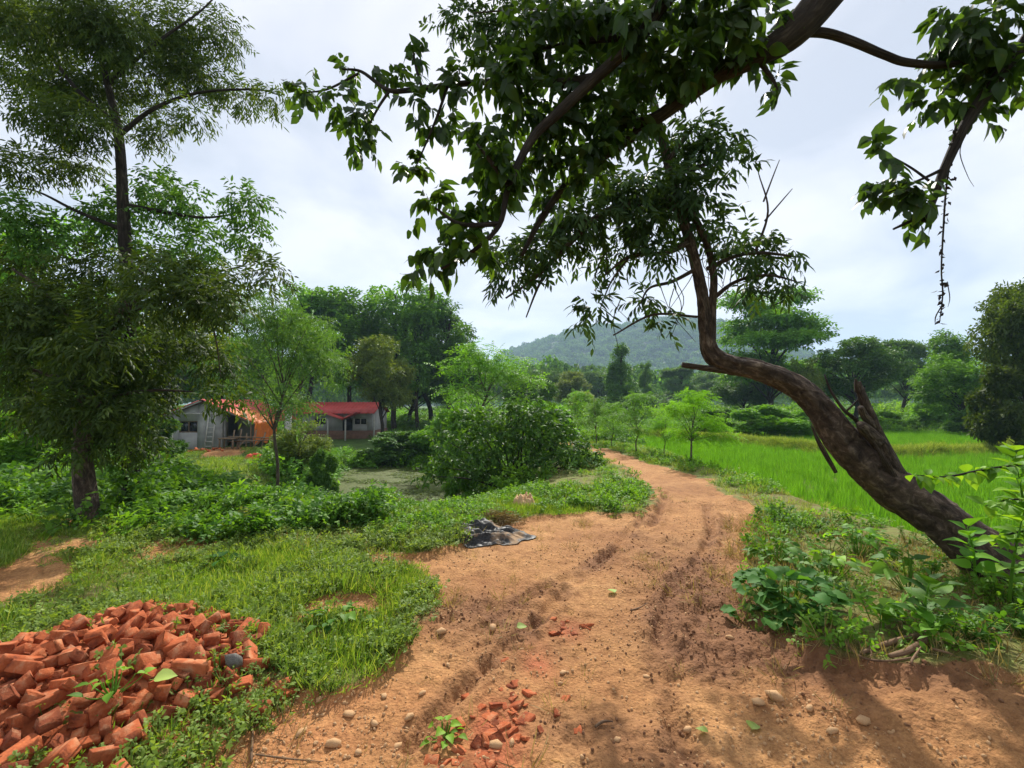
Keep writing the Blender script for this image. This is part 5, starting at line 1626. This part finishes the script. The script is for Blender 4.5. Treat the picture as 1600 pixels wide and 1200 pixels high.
bm_.bar((gx0 + 2.2, gy0 - .2, mzz(gx0 + 2.2) - .25), (gx1 + .1, gy0 - .2, wt - .3), .045, 5)
pt('beam', bm_, 'pole', H1, hb1)
# orange tarpaulin folded over the eave
tb = np.array([ex, gy0, ez])
TP = thing('tarpaulin', 'orange tarpaulin draped over the eave of the nearer house', 'tarpaulin', tb)
nu, nv = 26, 20
V = []
for i in range(nu + 1):
    s = i / nu * 2.9
    for j in range(nv + 1):
        y = gy0 - .5 + 3.0 * j / nv
        f_ = .05 * math.sin(j * 1.1 + i * .12) + .03 * math.sin(j * 2.7 - i * .3)
        if s < 1.6:
            x_ = ex - 1.6 + s; V.append((x_, y + .05 * math.sin(i), zr(x_) + .055 + abs(f_) * .3))
        else:
            V.append((ex + .06 + f_, y + .03 * math.sin(i), ez + .04 - (s - 1.6) * (1 + .1 * math.sin(j * .8))))
I = lambda i, j: i * (nv + 1) + j
F4 = [(I(i, j), I(i + 1, j), I(i + 1, j + 1), I(i, j + 1)) for i in range(nu) for j in range(nv)]
m_ = MB(); m_.add(V, None, F4)
o = pt('sheet', m_, 'orange', TP, tb, smooth=True)
sd = o.modifiers.new('thick', 'SOLIDIFY'); sd.thickness = .006


def ladder(label, px0, py0_, px1, py1_, d, rungs, mat='pole'):
    b = np.array(W(px0, py0_, d)); b[2] = H(b[0], b[1])
    tpx = W(px1, py1_, d + .55)
    t = thing('ladder', label, 'ladder', b, 'ladders leaning on the nearer house')
    off = np.array([.24, 0, 0])
    for s in (-1, 1):
        pt('rail', MB().bar(b + off * s, tpx + off * s * .85, .04, 6), mat, t, b)
    for k in range(rungs):
        q = b + (tpx - b) * ((k + .6) / rungs)
        pt('rung', MB().bar(q - off * .97, q + off * .97, .025, 5), mat, t, b)
    return t


ladder('pale ladder leaning at the right corner of the nearer grey house', 325, 700, 333, 636, 29.3, 9)
ladder('short ladder leaning at the left part of the grey wall behind leaves', 262, 697, 266, 664, 29.3, 5)
# timber things on the house bank
bb = np.array(W(357, 702, 28.6)); bb[2] = H(bb[0], bb[1])
t = thing('bench', 'small rough wooden table standing before the dark veranda', 'table', bb)
pt('top', MB().box(bb + [0, 0, .62], (.95, .6, .06)), 'wood', t, bb)
for sx in (-1, 1):
    for sy in (-1, 1):
        pt('leg', MB().box(bb + [.4 * sx, .24 * sy, .28], (.07, .07, .62)), 'wood', t, bb)
bb = np.array(W(405, 700, 28.8)); bb[2] = H(bb[0], bb[1])
t = thing('bamboo_railing', 'crooked bamboo railing and struts below the orange tarpaulin', 'railing', bb)
rr = np.random.default_rng(91)
for k in range(9):
    x_ = -1.7 + k * .45
    a = bb + [x_, .1 * rr.normal(), -.1]; c = bb + [x_ + .15 * rr.normal(), .1, .75 + .5 * rr.random()]
    a[2] = H(a[0], a[1]) - .1
    pt('post', MB().bar(a, c, .04, 6), 'wood', t, bb)
for z0, z1 in ((.75, .65), (.45, .62)):
    pt('rail', MB().bar(bb + [-1.9, -.06, z0], bb + [2.1, -.06, z1], .04, 6), 'wood', t, bb)
for k in range(4):
    pt('strut', MB().bar(bb + [-1.4 + .9 * k, -.4, -.2], bb + [-.7 + .9 * k, .1, .75], .035, 6), 'wood', t, bb)
pb_ = np.array(W(450, 690, 30)); pb_[2] = H(pb_[0], pb_[1])
t = thing('white_post', 'pale upright post between the two houses', 'post', pb_)
pt('shaft', MB().box(pb_ + [0, 0, 1.1], (.3, .3, 2.3)).box(pb_ + [0, 0, 2.29], (.4, .4, .08)), 'pole', t, pb_)

# ------------------------------------------------------------------ bricks
def brick_mesh(k, seed, half):
    r = np.random.default_rng(seed)
    L = np.array([.225, .108, .07]) * np.array([half, 1, 1])
    n = (4, 4, 4)
    g = [np.array([-.5, -.5 + .008 / q, .5 - .008 / q, .5]) for q in L]
    idx, V, F4 = {}, [], []

    def vid(i, j, k_):
        if (i, j, k_) not in idx:
            idx[(i, j, k_)] = len(V); V.append((g[0][i], g[1][j], g[2][k_]))
        return idx[(i, j, k_)]
    for ax in range(3):
        b, c = (ax + 1) % 3, (ax + 2) % 3
        for side in (0, n[ax] - 1):
            for u in range(n[b] - 1):
                for v in range(n[c] - 1):
                    q = []
                    for du, dv in ((0, 0), (1, 0), (1, 1), (0, 1)):
                        t = [0, 0, 0]; t[ax] = side; t[b] = u + du; t[c] = v + dv; q.append(vid(*t))
                    F4.append(q if side else q[::-1])
    V = np.array(V)
    edge = (np.abs(V) > .49).sum(1)
    V = V * L
    pull = np.where(edge == 3, .0052, np.where(edge == 2, .0030, 0.0))[:, None]
    V = V - np.sign(V) * pull * (np.abs(V) > L * .49)
    V = V + r.normal(size=V.shape) * .0012
    cuts = []
    if half < .95:      # broken end
        cuts.append((np.array([1, .5 * r.normal(), .5 * r.normal()]), L[0] * .36))
    if half < .7:
        cuts.append((np.array([-1, .4 * r.normal(), .6 * r.normal()]), L[0] * .40))
    for q in range(r.integers(0, 3)):   # chipped corners
        nn_ = np.array([r.choice([-1, 1]), r.choice([-1, 1]), r.choice([-1, 1])]) * (.5 + r.random(3))
        nn_ /= np.linalg.norm(nn_)
        cuts.append((nn_, (np.abs(nn_) * L / 2).sum() * (.70 + .18 * r.random())))
    for nv_, dd in cuts:
        nv_ = nv_ / np.linalg.norm(nv_)
        over = np.maximum(0, V @ nv_ - dd)
        V = V - over[:, None] * nv_ + (over > 0)[:, None] * r.normal(size=V.shape) * .0025
    m_ = MB(); m_.add(V, None, F4)
    return m_.build('brick', BRICK)


BR = [brick_mesh(k, 900 + k, h) for k, h in enumerate([1, 1, .9, .75, .7, .62, .6, .55, .52, .45, .66, .58])]
hc = np.array([HEAP_C[0], HEAP_C[1], H(*HEAP_C)])
HEAP = thing('brick_heap', 'heap of broken orange red bricks at the lower left', 'brick heap', hc)
HEAP_PX = [(-120, 1075), (0, 1032), (60, 1008), (150, 978), (230, 958), (300, 966), (375, 985), (405, 1015), (400, 1062), (360, 1098), (290, 1118), (230, 1150), (190, 1230), (-160, 1260)]
HEAP_P = np.array([G0(*p) for p in HEAP_PX])


def heap_h(x, y):
    d = sdist(x, y, HEAP_P)
    return .145 * sstep(-.05, .55, d) + .05 * (fbm(np.asarray(x) * 5, np.asarray(y) * 5, 120) - .5)


rb = np.random.default_rng(77)
cand = []
gx, gy = np.meshgrid(np.arange(-4.2, -1.0, .086), np.arange(1.55, 3.8, .086))
x = gx.ravel() + rb.normal(size=gx.size) * .03; y = gy.ravel() + rb.normal(size=gx.size) * .03
ok = (sdist(x, y, HEAP_P) > -.03) & (x > -y * 1.25 - .2)
x, y = x[ok], y[ok]
od = np.argsort(np.hypot(x, y))[:292]
for k in od:
    o = link('brick', BR[rb.integers(0, 12)], HEAP)
    z = H(x[k], y[k]) + float(heap_h(x[k], y[k])) + .0 + .065 * rb.random()
    o.location = np.array([x[k], y[k], z]) - hc
    o.rotation_euler = (rb.normal() * .5, rb.normal() * .5, rb.random() * 6.28)
    if rb.random() < .3:
        o.rotation_euler[0] += PI / 2
    s = .48 + .42 * rb.random() ** 1.3; o.scale = (s, s * (.85 + .3 * rb.random()), s * (.8 + .4 * rb.random()))
more = np.argsort(np.hypot(x, y))[292:]
if len(more):
    mb_ = MB()
    for k in more:
        src = BR[rb.integers(0, 12)]
        co = np.zeros(len(src.vertices) * 3); src.vertices.foreach_get('co', co)
        R3 = np.array(Euler((rb.normal() * .42, rb.normal() * .42, rb.random() * 6.28)).to_matrix())
        mb_.add(co.reshape(-1, 3) * .66 @ R3.T + [x[k], y[k], H(x[k], y[k]) + float(heap_h(x[k], y[k])) + .03], None, [list(p.vertices) for p in src.polygons])
    link('farther_bricks', mb_.build('farther_bricks', BRICK, hc), HEAP, kind='stuff')
# crushed brick filling the heap below
gx, gy = np.meshgrid(np.linspace(-4.3, -1.0, 60), np.linspace(1.4, 3.9, 50))
hz_ = height(gx.ravel(), gy.ravel()) + np.where(sdist(gx.ravel(), gy.ravel(), HEAP_P) > -.02, heap_h(gx.ravel(), gy.ravel()) - .012, -.08)
i, j = np.meshgrid(np.arange(49), np.arange(59), indexing='ij')
F4 = np.stack([i * 60 + j, i * 60 + j + 1, (i + 1) * 60 + j + 1, (i + 1) * 60 + j], -1).reshape(-1, 4)
link('brick_rubble', mesh('brick_rubble', np.stack([gx.ravel(), gy.ravel(), hz_], 1) - hc, None, F4, BRICK, {'rnd': np.full(3000, .5)}, True), HEAP, kind='stuff')
CH = [rock_mesh('brick_chip', BRICK, 930 + k, flat=.7) for k in range(4)]
for k in CH:
    source(k.name, k)
n = 4500
x = -4.0 + 3.1 * rb.random(n); y = 1.5 + 2.3 * rb.random(n)
ok = sdist(x, y, HEAP_P) > -.12
x, y = x[ok], y[ok]; n = len(x)
s = .005 + .022 * rb.random(n) ** 3
ch = scatter('brick_chips', np.stack([x, y, height(x, y) + np.maximum(heap_h(x, y), 0) + .004], 1) - hc, rb.random((n, 3)) * 6, np.stack([s, s, s], 1), rb.integers(0, 4, n), [source(k.name, k) for k in CH])
ch.parent = HEAP


xw, yw = -4.0 + 3.4 * rb.random(2600), 1.5 + 2.4 * rb.random(2600)
dw = sdist(xw, yw, HEAP_P)
ok = ((dw > -.35) & (dw < .10) & (rb.random(2600) < .8)) | ((dw > .1) & (rb.random(2600) < .035))
xw, yw = xw[ok], yw[ok]
spread('heap_weeds', xw, yw, TINY + LAWN[:1], .5, 1.25, .3, hfun=lambda x, y: height(x, y) + np.maximum(0, heap_h(x, y)) + .01)


def lone_brick(label, px, py, v, rot, s=1):
    p = Gt(px, py)
    o = link('brick', BR[v], loc=(p[0], p[1], p[2] + .03))
    o.rotation_euler = rot; o.scale = (s, s, s)
    return tag(o, label, 'brick', 'bricks lying apart from the heap')


lone_brick('single brick lying on the gravel just right of the heap front', 403, 1122, 6, (.1, .05, .3))
lone_brick('dark broken brick half sunk in weeds right of the heap', 446, 1088, 8, (.5, .3, 1.2))
lone_brick('small broken brick in the grass beyond the right end of the heap', 396, 972, 9, (.2, .4, 2.0), .8)
p = Gt(365, 1070); p[2] += .13
o = link('rock', rock_mesh('rock', M['concrete'], 955, flat=.8), loc=p); o.scale = (.06, .05, .06)
tag(o, 'dark grey lump of rock at the right side of the brick heap', 'rock')

# brick pieces pressed into the road surface
for cpx, n, sx, sy in (((775, 1125), 70, .17, .30), ((885, 968), 12, .14, .12)):
    c = G0(*cpx)
    for k in range(n):
        v = rb.normal(size=2) * (sx, sy) * .8
        px_, py_ = c[0] + v[0] + v[1] * .25, c[1] + v[1]
        o = link('brick_fragment', BR[rb.integers(3, 12)], road)
        o.location = (px_, py_, H(px_, py_) - .006 * rb.random())
        s = .25 + .42 * rb.random()
        o.rotation_euler = (rb.normal() * .25, rb.normal() * .25, rb.random() * 6.28); o.scale = (s, s, s * .55)
# larger stones lying on the road
ST = [rock_mesh('stone', M['stone'], 960 + k, flat=.6) for k in range(5)]
for px_, py_, s in [(1212, 1092, .05), (1185, 1100, .035), (775, 1168, .035), (758, 1188, .02), (800, 1165, .025), (640, 1125, .03), (545, 1120, .03), (585, 1135, .025), (470, 1150, .03), (700, 1040, .02), (880, 1055, .022), (875, 1070, .018), (1075, 1150, .03),
                    (965, 1160, .02), (770, 985, .05), (1230, 970, .03), (1220, 985, .025), (1265, 1110, .03), (1300, 1150, .03), (600, 1090, .025), (520, 1170, .04), (620, 1170, .03), (660, 1085, .02), (1140, 1000, .03), (1350, 1130, .035), (690, 990, .04), (930, 1030, .015), (1010, 1060, .018), (500, 1100, .025), (560, 1180, .025)]:
    p = Gt(px_, py_)
    o = link('stone', ST[rb.integers(0, 5)], road)
    o.location = p + [0, 0, s * .2]; o.rotation_euler = (0, 0, rb.random() * 6); o.scale = (s * (1 + .4 * rb.random()), s, s)

# small pile of bricks and red cloth near the houses
q = np.array(W(318, 706, 27.5)); q[2] = H(q[0], q[1])
t = thing('brick_pile', 'small pile of red bricks at the foot of the pale ladder', 'brick pile', q)
for k in range(26):
    o = link('brick', BR[k % 12], t)
    v = rb.normal(size=2) * (.55, .25)
    o.location = (v[0], v[1], H(q[0] + v[0], q[1] + v[1]) - q[2] + .05 + .2 * max(0, 1 - abs(v[0])) * rb.random()); o.rotation_euler = (rb.normal() * .4, rb.normal() * .4, rb.random() * 6); o.scale = (1.3, 1.3, 1.3)


def crumple(name, label, cat, c, sx, sy, hgt, mat, seed, n=60, rz=0, ridged=1.0, fine=True):
    """sheet dropped on the ground: folded height field with an uneven outline, given thickness"""
    r = np.random.default_rng(seed)
    u = np.linspace(-1, 1, n)
    gx, gy = np.meshgrid(u, u)
    a = np.arctan2(gy, gx)
    q = np.maximum(np.abs(gx), np.abs(gy))
    rr_ = np.hypot(gx, gy) + 1e-6
    sq = q / rr_                                     # square to disc
    edge = .72 + .5 * vnoise(np.cos(a) * 1.8 + 9, np.sin(a) * 1.8 + 9, seed)
    X_, Y_ = gx * sq * edge * sx, gy * sq * edge * sy
    wx_ = X_ + .10 * sx * (fbm(X_ / sx * 2, Y_ / sy * 2, seed + 1) - .5) * 2
    wy_ = Y_ + .10 * sy * (fbm(X_ / sx * 2 + 7, Y_ / sy * 2, seed + 2) - .5) * 2
    f1 = 1 - np.abs(2 * fbm(wx_ / sx * 2.2 + 3, wy_ / sy * 3.0, seed + 3, 2) - 1) * 1.6
    f2 = 1 - np.abs(2 * vnoise(wx_ / sx * 5 + wy_ / sy * 2, wy_ / sy * 6, seed + 4) - 1) * 1.2
    body = sstep(1.02, .45, q) * (.35 + .9 * fbm(X_ / sx * 1.3 + 2, Y_ / sy * 1.3, seed + 5, 2))
    z = hgt * body * np.clip(.8 * f1 + .22 * f2 + .2, .04, 2) + .008
    i, j = np.meshgrid(np.arange(n - 1), np.arange(n - 1), indexing='ij')
    F4 = np.stack([i * n + j, i * n + j + 1, (i + 1) * n + j + 1, (i + 1) * n + j], -1).reshape(-1, 4)
    ca, sa = math.cos(rz), math.sin(rz)
    xw, yw = X_ * ca - Y_ * sa, X_ * sa + Y_ * ca
    gz_ = height(c[0] + xw.ravel(), c[1] + yw.ravel())
    V = np.stack([xw.ravel(), yw.ravel(), z.ravel() + gz_ - c[2]], 1)
    o = link(name, mesh(name, V, None, F4, mat, {'rnd': np.full(len(V), .5)}, True), loc=c)
    sd = o.modifiers.new('thick', 'SOLIDIFY'); sd.thickness = .004; sd.offset = 1
    return tag(o, label, cat)


def tarp_mat():
    m, t, o = mat_new('black_plastic')
    c = t.nodes.new('ShaderNodeTexCoord')
    n = nd(t, 'ShaderNodeTexNoise', Scale=4.5, Detail=5, Roughness=.6)
    t.links.new(c.outputs['Object'], n.inputs['Vector'])
    n2 = nd(t, 'ShaderNodeTexNoise', Scale=40, Detail=4)
    t.links.new(c.outputs['Object'], n2.inputs['Vector'])
    f = ramp(t, n.outputs['Fac'], [(.52, (0, 0, 0)), (.66, (1, 1, 1))])
    f2 = ramp(t, n2.outputs['Fac'], [(.35, (.020, .020, .021)), (.7, (.060, .058, .056))])
    col = mixc(t, f.outputs[0], f2.outputs[0], (.36, .24, .14))
    rg = ramp(t, f.outputs[0], [(0, (.5, .5, .5)), (1, (.9, .9, .9))])
    p = t.nodes.new('ShaderNodeBsdfPrincipled')
    p.inputs['Specular IOR Level'].default_value = .16
    t.links.new(col, p.inputs['Base Color']); t.links.new(rg.outputs[0], p.inputs['Roughness'])
    b = nd(t, 'ShaderNodeBump', Strength=.25, Distance=.01)
    t.links.new(n.outputs['Fac'], b.inputs['Height']); t.links.new(b.outputs[0], p.inputs['Normal'])
    t.links.new(p.outputs[0], o.inputs[0])
    return m


crumple('plastic_sheet', 'crumpled black plastic sheet dusted with soil lying beside the road', 'plastic sheet', Gt(766, 842), .53, .36, .125, tarp_mat(), 41, 110, .1)
crumple('sack', 'torn tan sack lying in the grass beyond the black sheet', 'sack', SACK, .22, .26, .22, M['tan'], 47, 30, .6)
q = np.array(W(402, 716, 24)); q[2] = H(q[0], q[1]) + .35
crumple('red_cloth', 'orange red cloth lying on the weeds below the bamboo railing', 'cloth', q, .7, .4, .3, M['redcloth'], 52, 24)

# straw heap by the black sheet
q = Gt(778, 816)
t = thing('straw_heap', 'small brown heap of dry straw behind the black sheet', 'straw', q)
n = 700
a = rb.random(n) * 6.28; rr_ = np.sqrt(rb.random(n))
P = np.stack([np.cos(a) * rr_ * .28, np.sin(a) * rr_ * .16, .02 + .13 * (1 - rr_ ** 2) * rb.random(n)], 1)
V, F_, a_ = leaves(P, rdir(n, rb) * [1, 1, .35], rdir(n, rb), .16, .006, rb.random(n), 4)
link('straw', mesh('straw', V, F_, None, M['lf_dry'], {'rnd': a_ * .6}), t)


# ------------------------------------------------------------------ single plants with leaves that can be told apart
def leaf_set(mat, wide, bend, lobes=False, pet=.2, seed=0):
    return [big_leaf('leaf', mat, 1000 + seed + k, wide * (.9 + .1 * k), pet, bend * (.7 + .3 * k), .2 + .25 * k, lobes) for k in range(4)]


def plant(name, label, cat, base, n, hgt, rad_, L, ls, seed, group=None, stem=True, lean=(0, 0), upl=.35, dome=True):
    r = np.random.default_rng(seed)
    t = thing(name, label, cat, base, group)
    sm = MB()
    topv = np.array([lean[0], lean[1], hgt])
    if stem:
        add_tube(sm, [(0, 0, -.03), topv * .5 + r.normal(size=3) * .02, topv], [.008 + hgt * .008, .006 + hgt * .005, .003], sides=6, sub=4)
    for k in range(n):
        a = r.random() * 6.28 if dome else k * 2.4
        if dome:
            q = math.sqrt(r.random())
            p = np.array([math.cos(a) * q * rad_, math.sin(a) * q * rad_, hgt * (.35 + .65 * math.sqrt(max(0, 1 - q * q))) * (.7 + .35 * r.random())])
            root = p * [.25, .25, 0]
            add_tube(sm, [root, p * [.8, .8, .6], p], [.004, .003, .0025], sides=4, sub=3)
            d = np.array([math.cos(a) * (.4 + q), math.sin(a) * (.4 + q), .05 + .25 * r.random()]) + r.normal(size=3) * .25
        else:
            f = .25 + .75 * (k + 1) / n
            p = topv * f
            d = np.array([math.cos(a), math.sin(a), upl + .5 * f]) + r.normal(size=3) * .12
        nrm = np.array([0, 0, 1.0]) + r.normal(size=3) * .3
        o = link('leaf', ls[r.integers(0, 4)], t)
        o.matrix_local = leaf_matrix(p, d, nrm, L * (.6 + .55 * r.random()))
    if sm.n:
        link('stem', sm.build('stem', M['lf_weed'], smooth=True), t)
    return t


LS_SQ = leaf_set(M['lf_squash'], .55, .2, True, .05, 0)
LS_OV = leaf_set(M['lf_weed'], .30, .3, False, .12, 10)
LS_BR = leaf_set(M['lf_bright'], .32, .35, False, .12, 20)
LS_DK = leaf_set(M['lf_weed2'], .32, .3, False, .12, 30)
plant('squash_plant', 'low dense plant with broad lobed leaves at the right edge of the road', 'plant', Gt(1232, 950), 110, .24, .33, .105, LS_SQ, 71, stem=False)
plant('squash_plant', 'small offshoot with lobed leaves just below the broad leaved plant', 'plant', Gt(1205, 980), 9, .10, .12, .09, LS_SQ, 72, stem=False)
plant('seedling', 'lone seedling with a few round leaves in the bare dirt of the road edge', 'seedling', Gt(1160, 972), 8, .10, .09, .09, LS_SQ, 73, stem=False)
gv = 'leafy sprouts on the right bank'
plant('sprout', 'sprout with pale pointed leaves in the hollow on the right bank', 'plant', Gt(1380, 985), 9, .13, .1, .16, LS_OV, 74, gv, dome=False)
plant('sprout', 'taller sprout with wide dark leaves on the right bank by the roots', 'plant', Gt(1455, 1000), 14, .34, .1, .19, LS_DK, 75, gv, dome=False)
plant('sprout', 'bright sprout hanging low beside the exposed roots', 'plant', Gt(1462, 1018), 7, .14, .1, .14, LS_BR, 76, gv, dome=False)
plant('sapling', 'sapling with large bright yellow green leaves before the tree base', 'sapling', Gt(1525, 925), 16, .55, .1, .22, LS_BR, 77, 'leafy saplings before the leaning trunk', lean=(-.1, -.05), dome=False)
plant('sapling', 'sapling with big mid green leaves at the right edge of the bank', 'sapling', Gt(1575, 960), 22, .8, .1, .2, LS_OV, 78, 'leafy saplings before the leaning trunk', lean=(.05, -.1), dome=False)
plant('sapling', 'dark leaved sapling beside the foot of the leaning trunk', 'sapling', Gt(1420, 925), 18, .35, .2, .15, LS_DK, 79, 'leafy saplings before the leaning trunk')
plant('sapling', 'tall leafy sapling rising at the right border above the bank', 'sapling', Gt(1610, 900), 34, 1.15, .1, .2, LS_OV, 80, 'leafy saplings before the leaning trunk', lean=(-.1, 0), dome=False)
plant('weed', 'clump of pointed bright leaves in the middle of the right bank', 'plant', Gt(1300, 905), 34, .25, .2, .13, LS_OV, 81, 'leafy weeds on the right bank', stem=False)
plant('weed', 'dark leafy clump nearest the road on the right bank', 'plant', Gt(1215, 880), 34, .22, .22, .12, LS_DK, 82, 'leafy weeds on the right bank', stem=False)
plant('weed', 'leafy clump at the paddy side of the right bank', 'plant', Gt(1340, 870), 34, .3, .25, .12, LS_BR, 83, 'leafy weeds on the right bank', stem=False)
plant('pond_sapling', 'yellow green sapling at the near left bank of the pond', 'sapling', Gt(515, 772), 40, .8, .3, .2, LS_BR, 84, stem=True)
plant('weed', 'single broad pale weed leaf cluster in the lawn behind the heap', 'plant', Gt(345, 882), 8, .08, .12, .11, LS_SQ, 85, stem=False)
plant('weed', 'weed with soft leaves growing out of the front of the brick heap', 'plant', Gt(175, 1150) + [0, 0, .18], 14, .10, .12, .065, LS_OV, 86, stem=False)
plant('weed', 'tuft of small leaves at the bottom of the road by the brick fragments', 'plant', Gt(695, 1160), 16, .06, .08, .06, LS_OV, 87, stem=False)
plant('weed', 'leafy weed in the grass right of the brick heap', 'plant', Gt(525, 985), 16, .13, .18, .11, LS_DK, 88, stem=False)
# drooping twig with leaves crossing the paddy at the right edge
q = W(1640, 735, 3.6)
t = thing('shrub', 'leafy shrub reaching in from the right border over the paddy', 'shrub', (q[0] + .3, q[1], H(q[0] + .3, q[1])))
tb_ = np.array(t.location)
sm = MB()
rs = np.random.default_rng(95)
for path in ([(1720, 900), (1680, 800), (1620, 735), (1560, 730), (1480, 745), (1430, 742)], [(1700, 850), (1640, 800), (1590, 780), (1540, 790)], [(1710, 880), (1660, 840), (1600, 830), (1550, 845)]):
    pp = px_path(path, 3.6)
    add_tube(sm, [tb_ + [0, 0, -.05]] + pp, [.02, .014] + [.008] * (len(pp) - 2) + [.003], sides=6, sub=4)
    c = catmull(pp, 8)[8:]
    for p in c:
        for s in range(2):
            o = link('leaf', LS_OV[rs.integers(0, 4)], t)
            o.matrix_local = leaf_matrix(p - tb_, rs.normal(size=3) * [1, 1, .4] + [-.3, 0, -.1], np.array([0, 0, 1]) + rs.normal(size=3) * .3, .07 + .06 * rs.random())
link('stem', sm.build('stem', M['bark'], tb_, True), t)

# exposed roots, sticks, fallen leaves
q = Gt(1395, 1025)
t = thing('exposed_roots', 'pale tangled roots exposed in the eroded right bank', 'roots', q)
for pts, rr in [([(1345, 1030), (1390, 1015), (1440, 1000), (1450, 998)], [.010, .016, .018, .016]), ([(1390, 1036), (1420, 1026), (1448, 1008)], [.012, .018, .018]), ([(1320, 1010), (1345, 1035), (1385, 1040), (1435, 1035)], [.004, .006, .006, .004]),
                ([(1440, 1020), (1425, 1040), (1430, 1050)], [.006, .006, .003]), ([(1455, 1022), (1475, 1028), (1490, 1032)], [.008, .006, .003]), ([(1350, 1000), (1362, 1025), (1355, 1048)], [.004, .004, .002]), ([(1300, 1020), (1296, 1032), (1290, 1040)], [.005, .004, .002])]:
    m_ = MB()
    add_tube(m_, [Gt(*p) + [0, 0, .025] for p in pts], rr, sides=7, sub=5, rough=.2)
    pt('root', m_, 'deadwood', t, q, smooth=True)


def stick(label, pts, r0, mat='deadwood', lift=.012):
    q = Gt(*pts[0])
    m_ = MB()
    add_tube(m_, [Gt(*p) + [0, 0, lift] for p in pts], [r0] * (len(pts) - 1) + [r0 * .4], sides=6, sub=4, rough=.2)
    o = link('stick', m_.build('stick', M[mat], q, True), loc=q)
    return tag(o, label, 'stick', 'dry sticks lying on the ground')


stick('short dark stick lying on the lower middle of the road', [(930, 1142), (942, 1137), (957, 1132)], .007)
stick('long pale stick lying on the gravel below the lone brick', [(392, 1200), (394, 1165), (396, 1130)], .006)
stick('thin pale twig lying across the bottom edge of the gravel', [(400, 1186), (450, 1192), (505, 1200)], .004)
stick('thin stick lying by the road right of the fallen leaf', [(985, 958), (1000, 952), (1012, 946)], .005)
stick('curled dry twig on the right bank above the roots', [(1395, 965), (1420, 958), (1445, 948)], .006)
FL = [big_leaf('fallen_leaf', M['lf_fallen'], 1100 + k, .42, .15, .12, .3 * k) for k in range(3)]
for lb, px_, py_, L, a in (('pale green fallen leaf lying by the left rut', 805, 987, .09, .3), ('pale fallen leaf in the middle of the road', 962, 932, .10, 2.0), ('greenish fallen leaf on the right lower road', 1175, 1150, .08, 1.0),
                           ('brown curled fallen leaf near the bottom right of the road', 1110, 1152, .07, 2.6), ('yellow green fallen leaf resting on the brick heap', 232, 1112, .12, .4)):
    p = Gt(px_, py_)
    if 'heap' in lb:
        p[2] += float(heap_h(p[0], p[1])) + .08
    o = link('fallen_leaf', FL[len(lb) % 3], loc=p + [0, 0, .02])
    o.rotation_euler = (.15, -.1, a); o.scale = (L, L, L)
    tag(o, lb, 'leaf', 'fallen leaves')
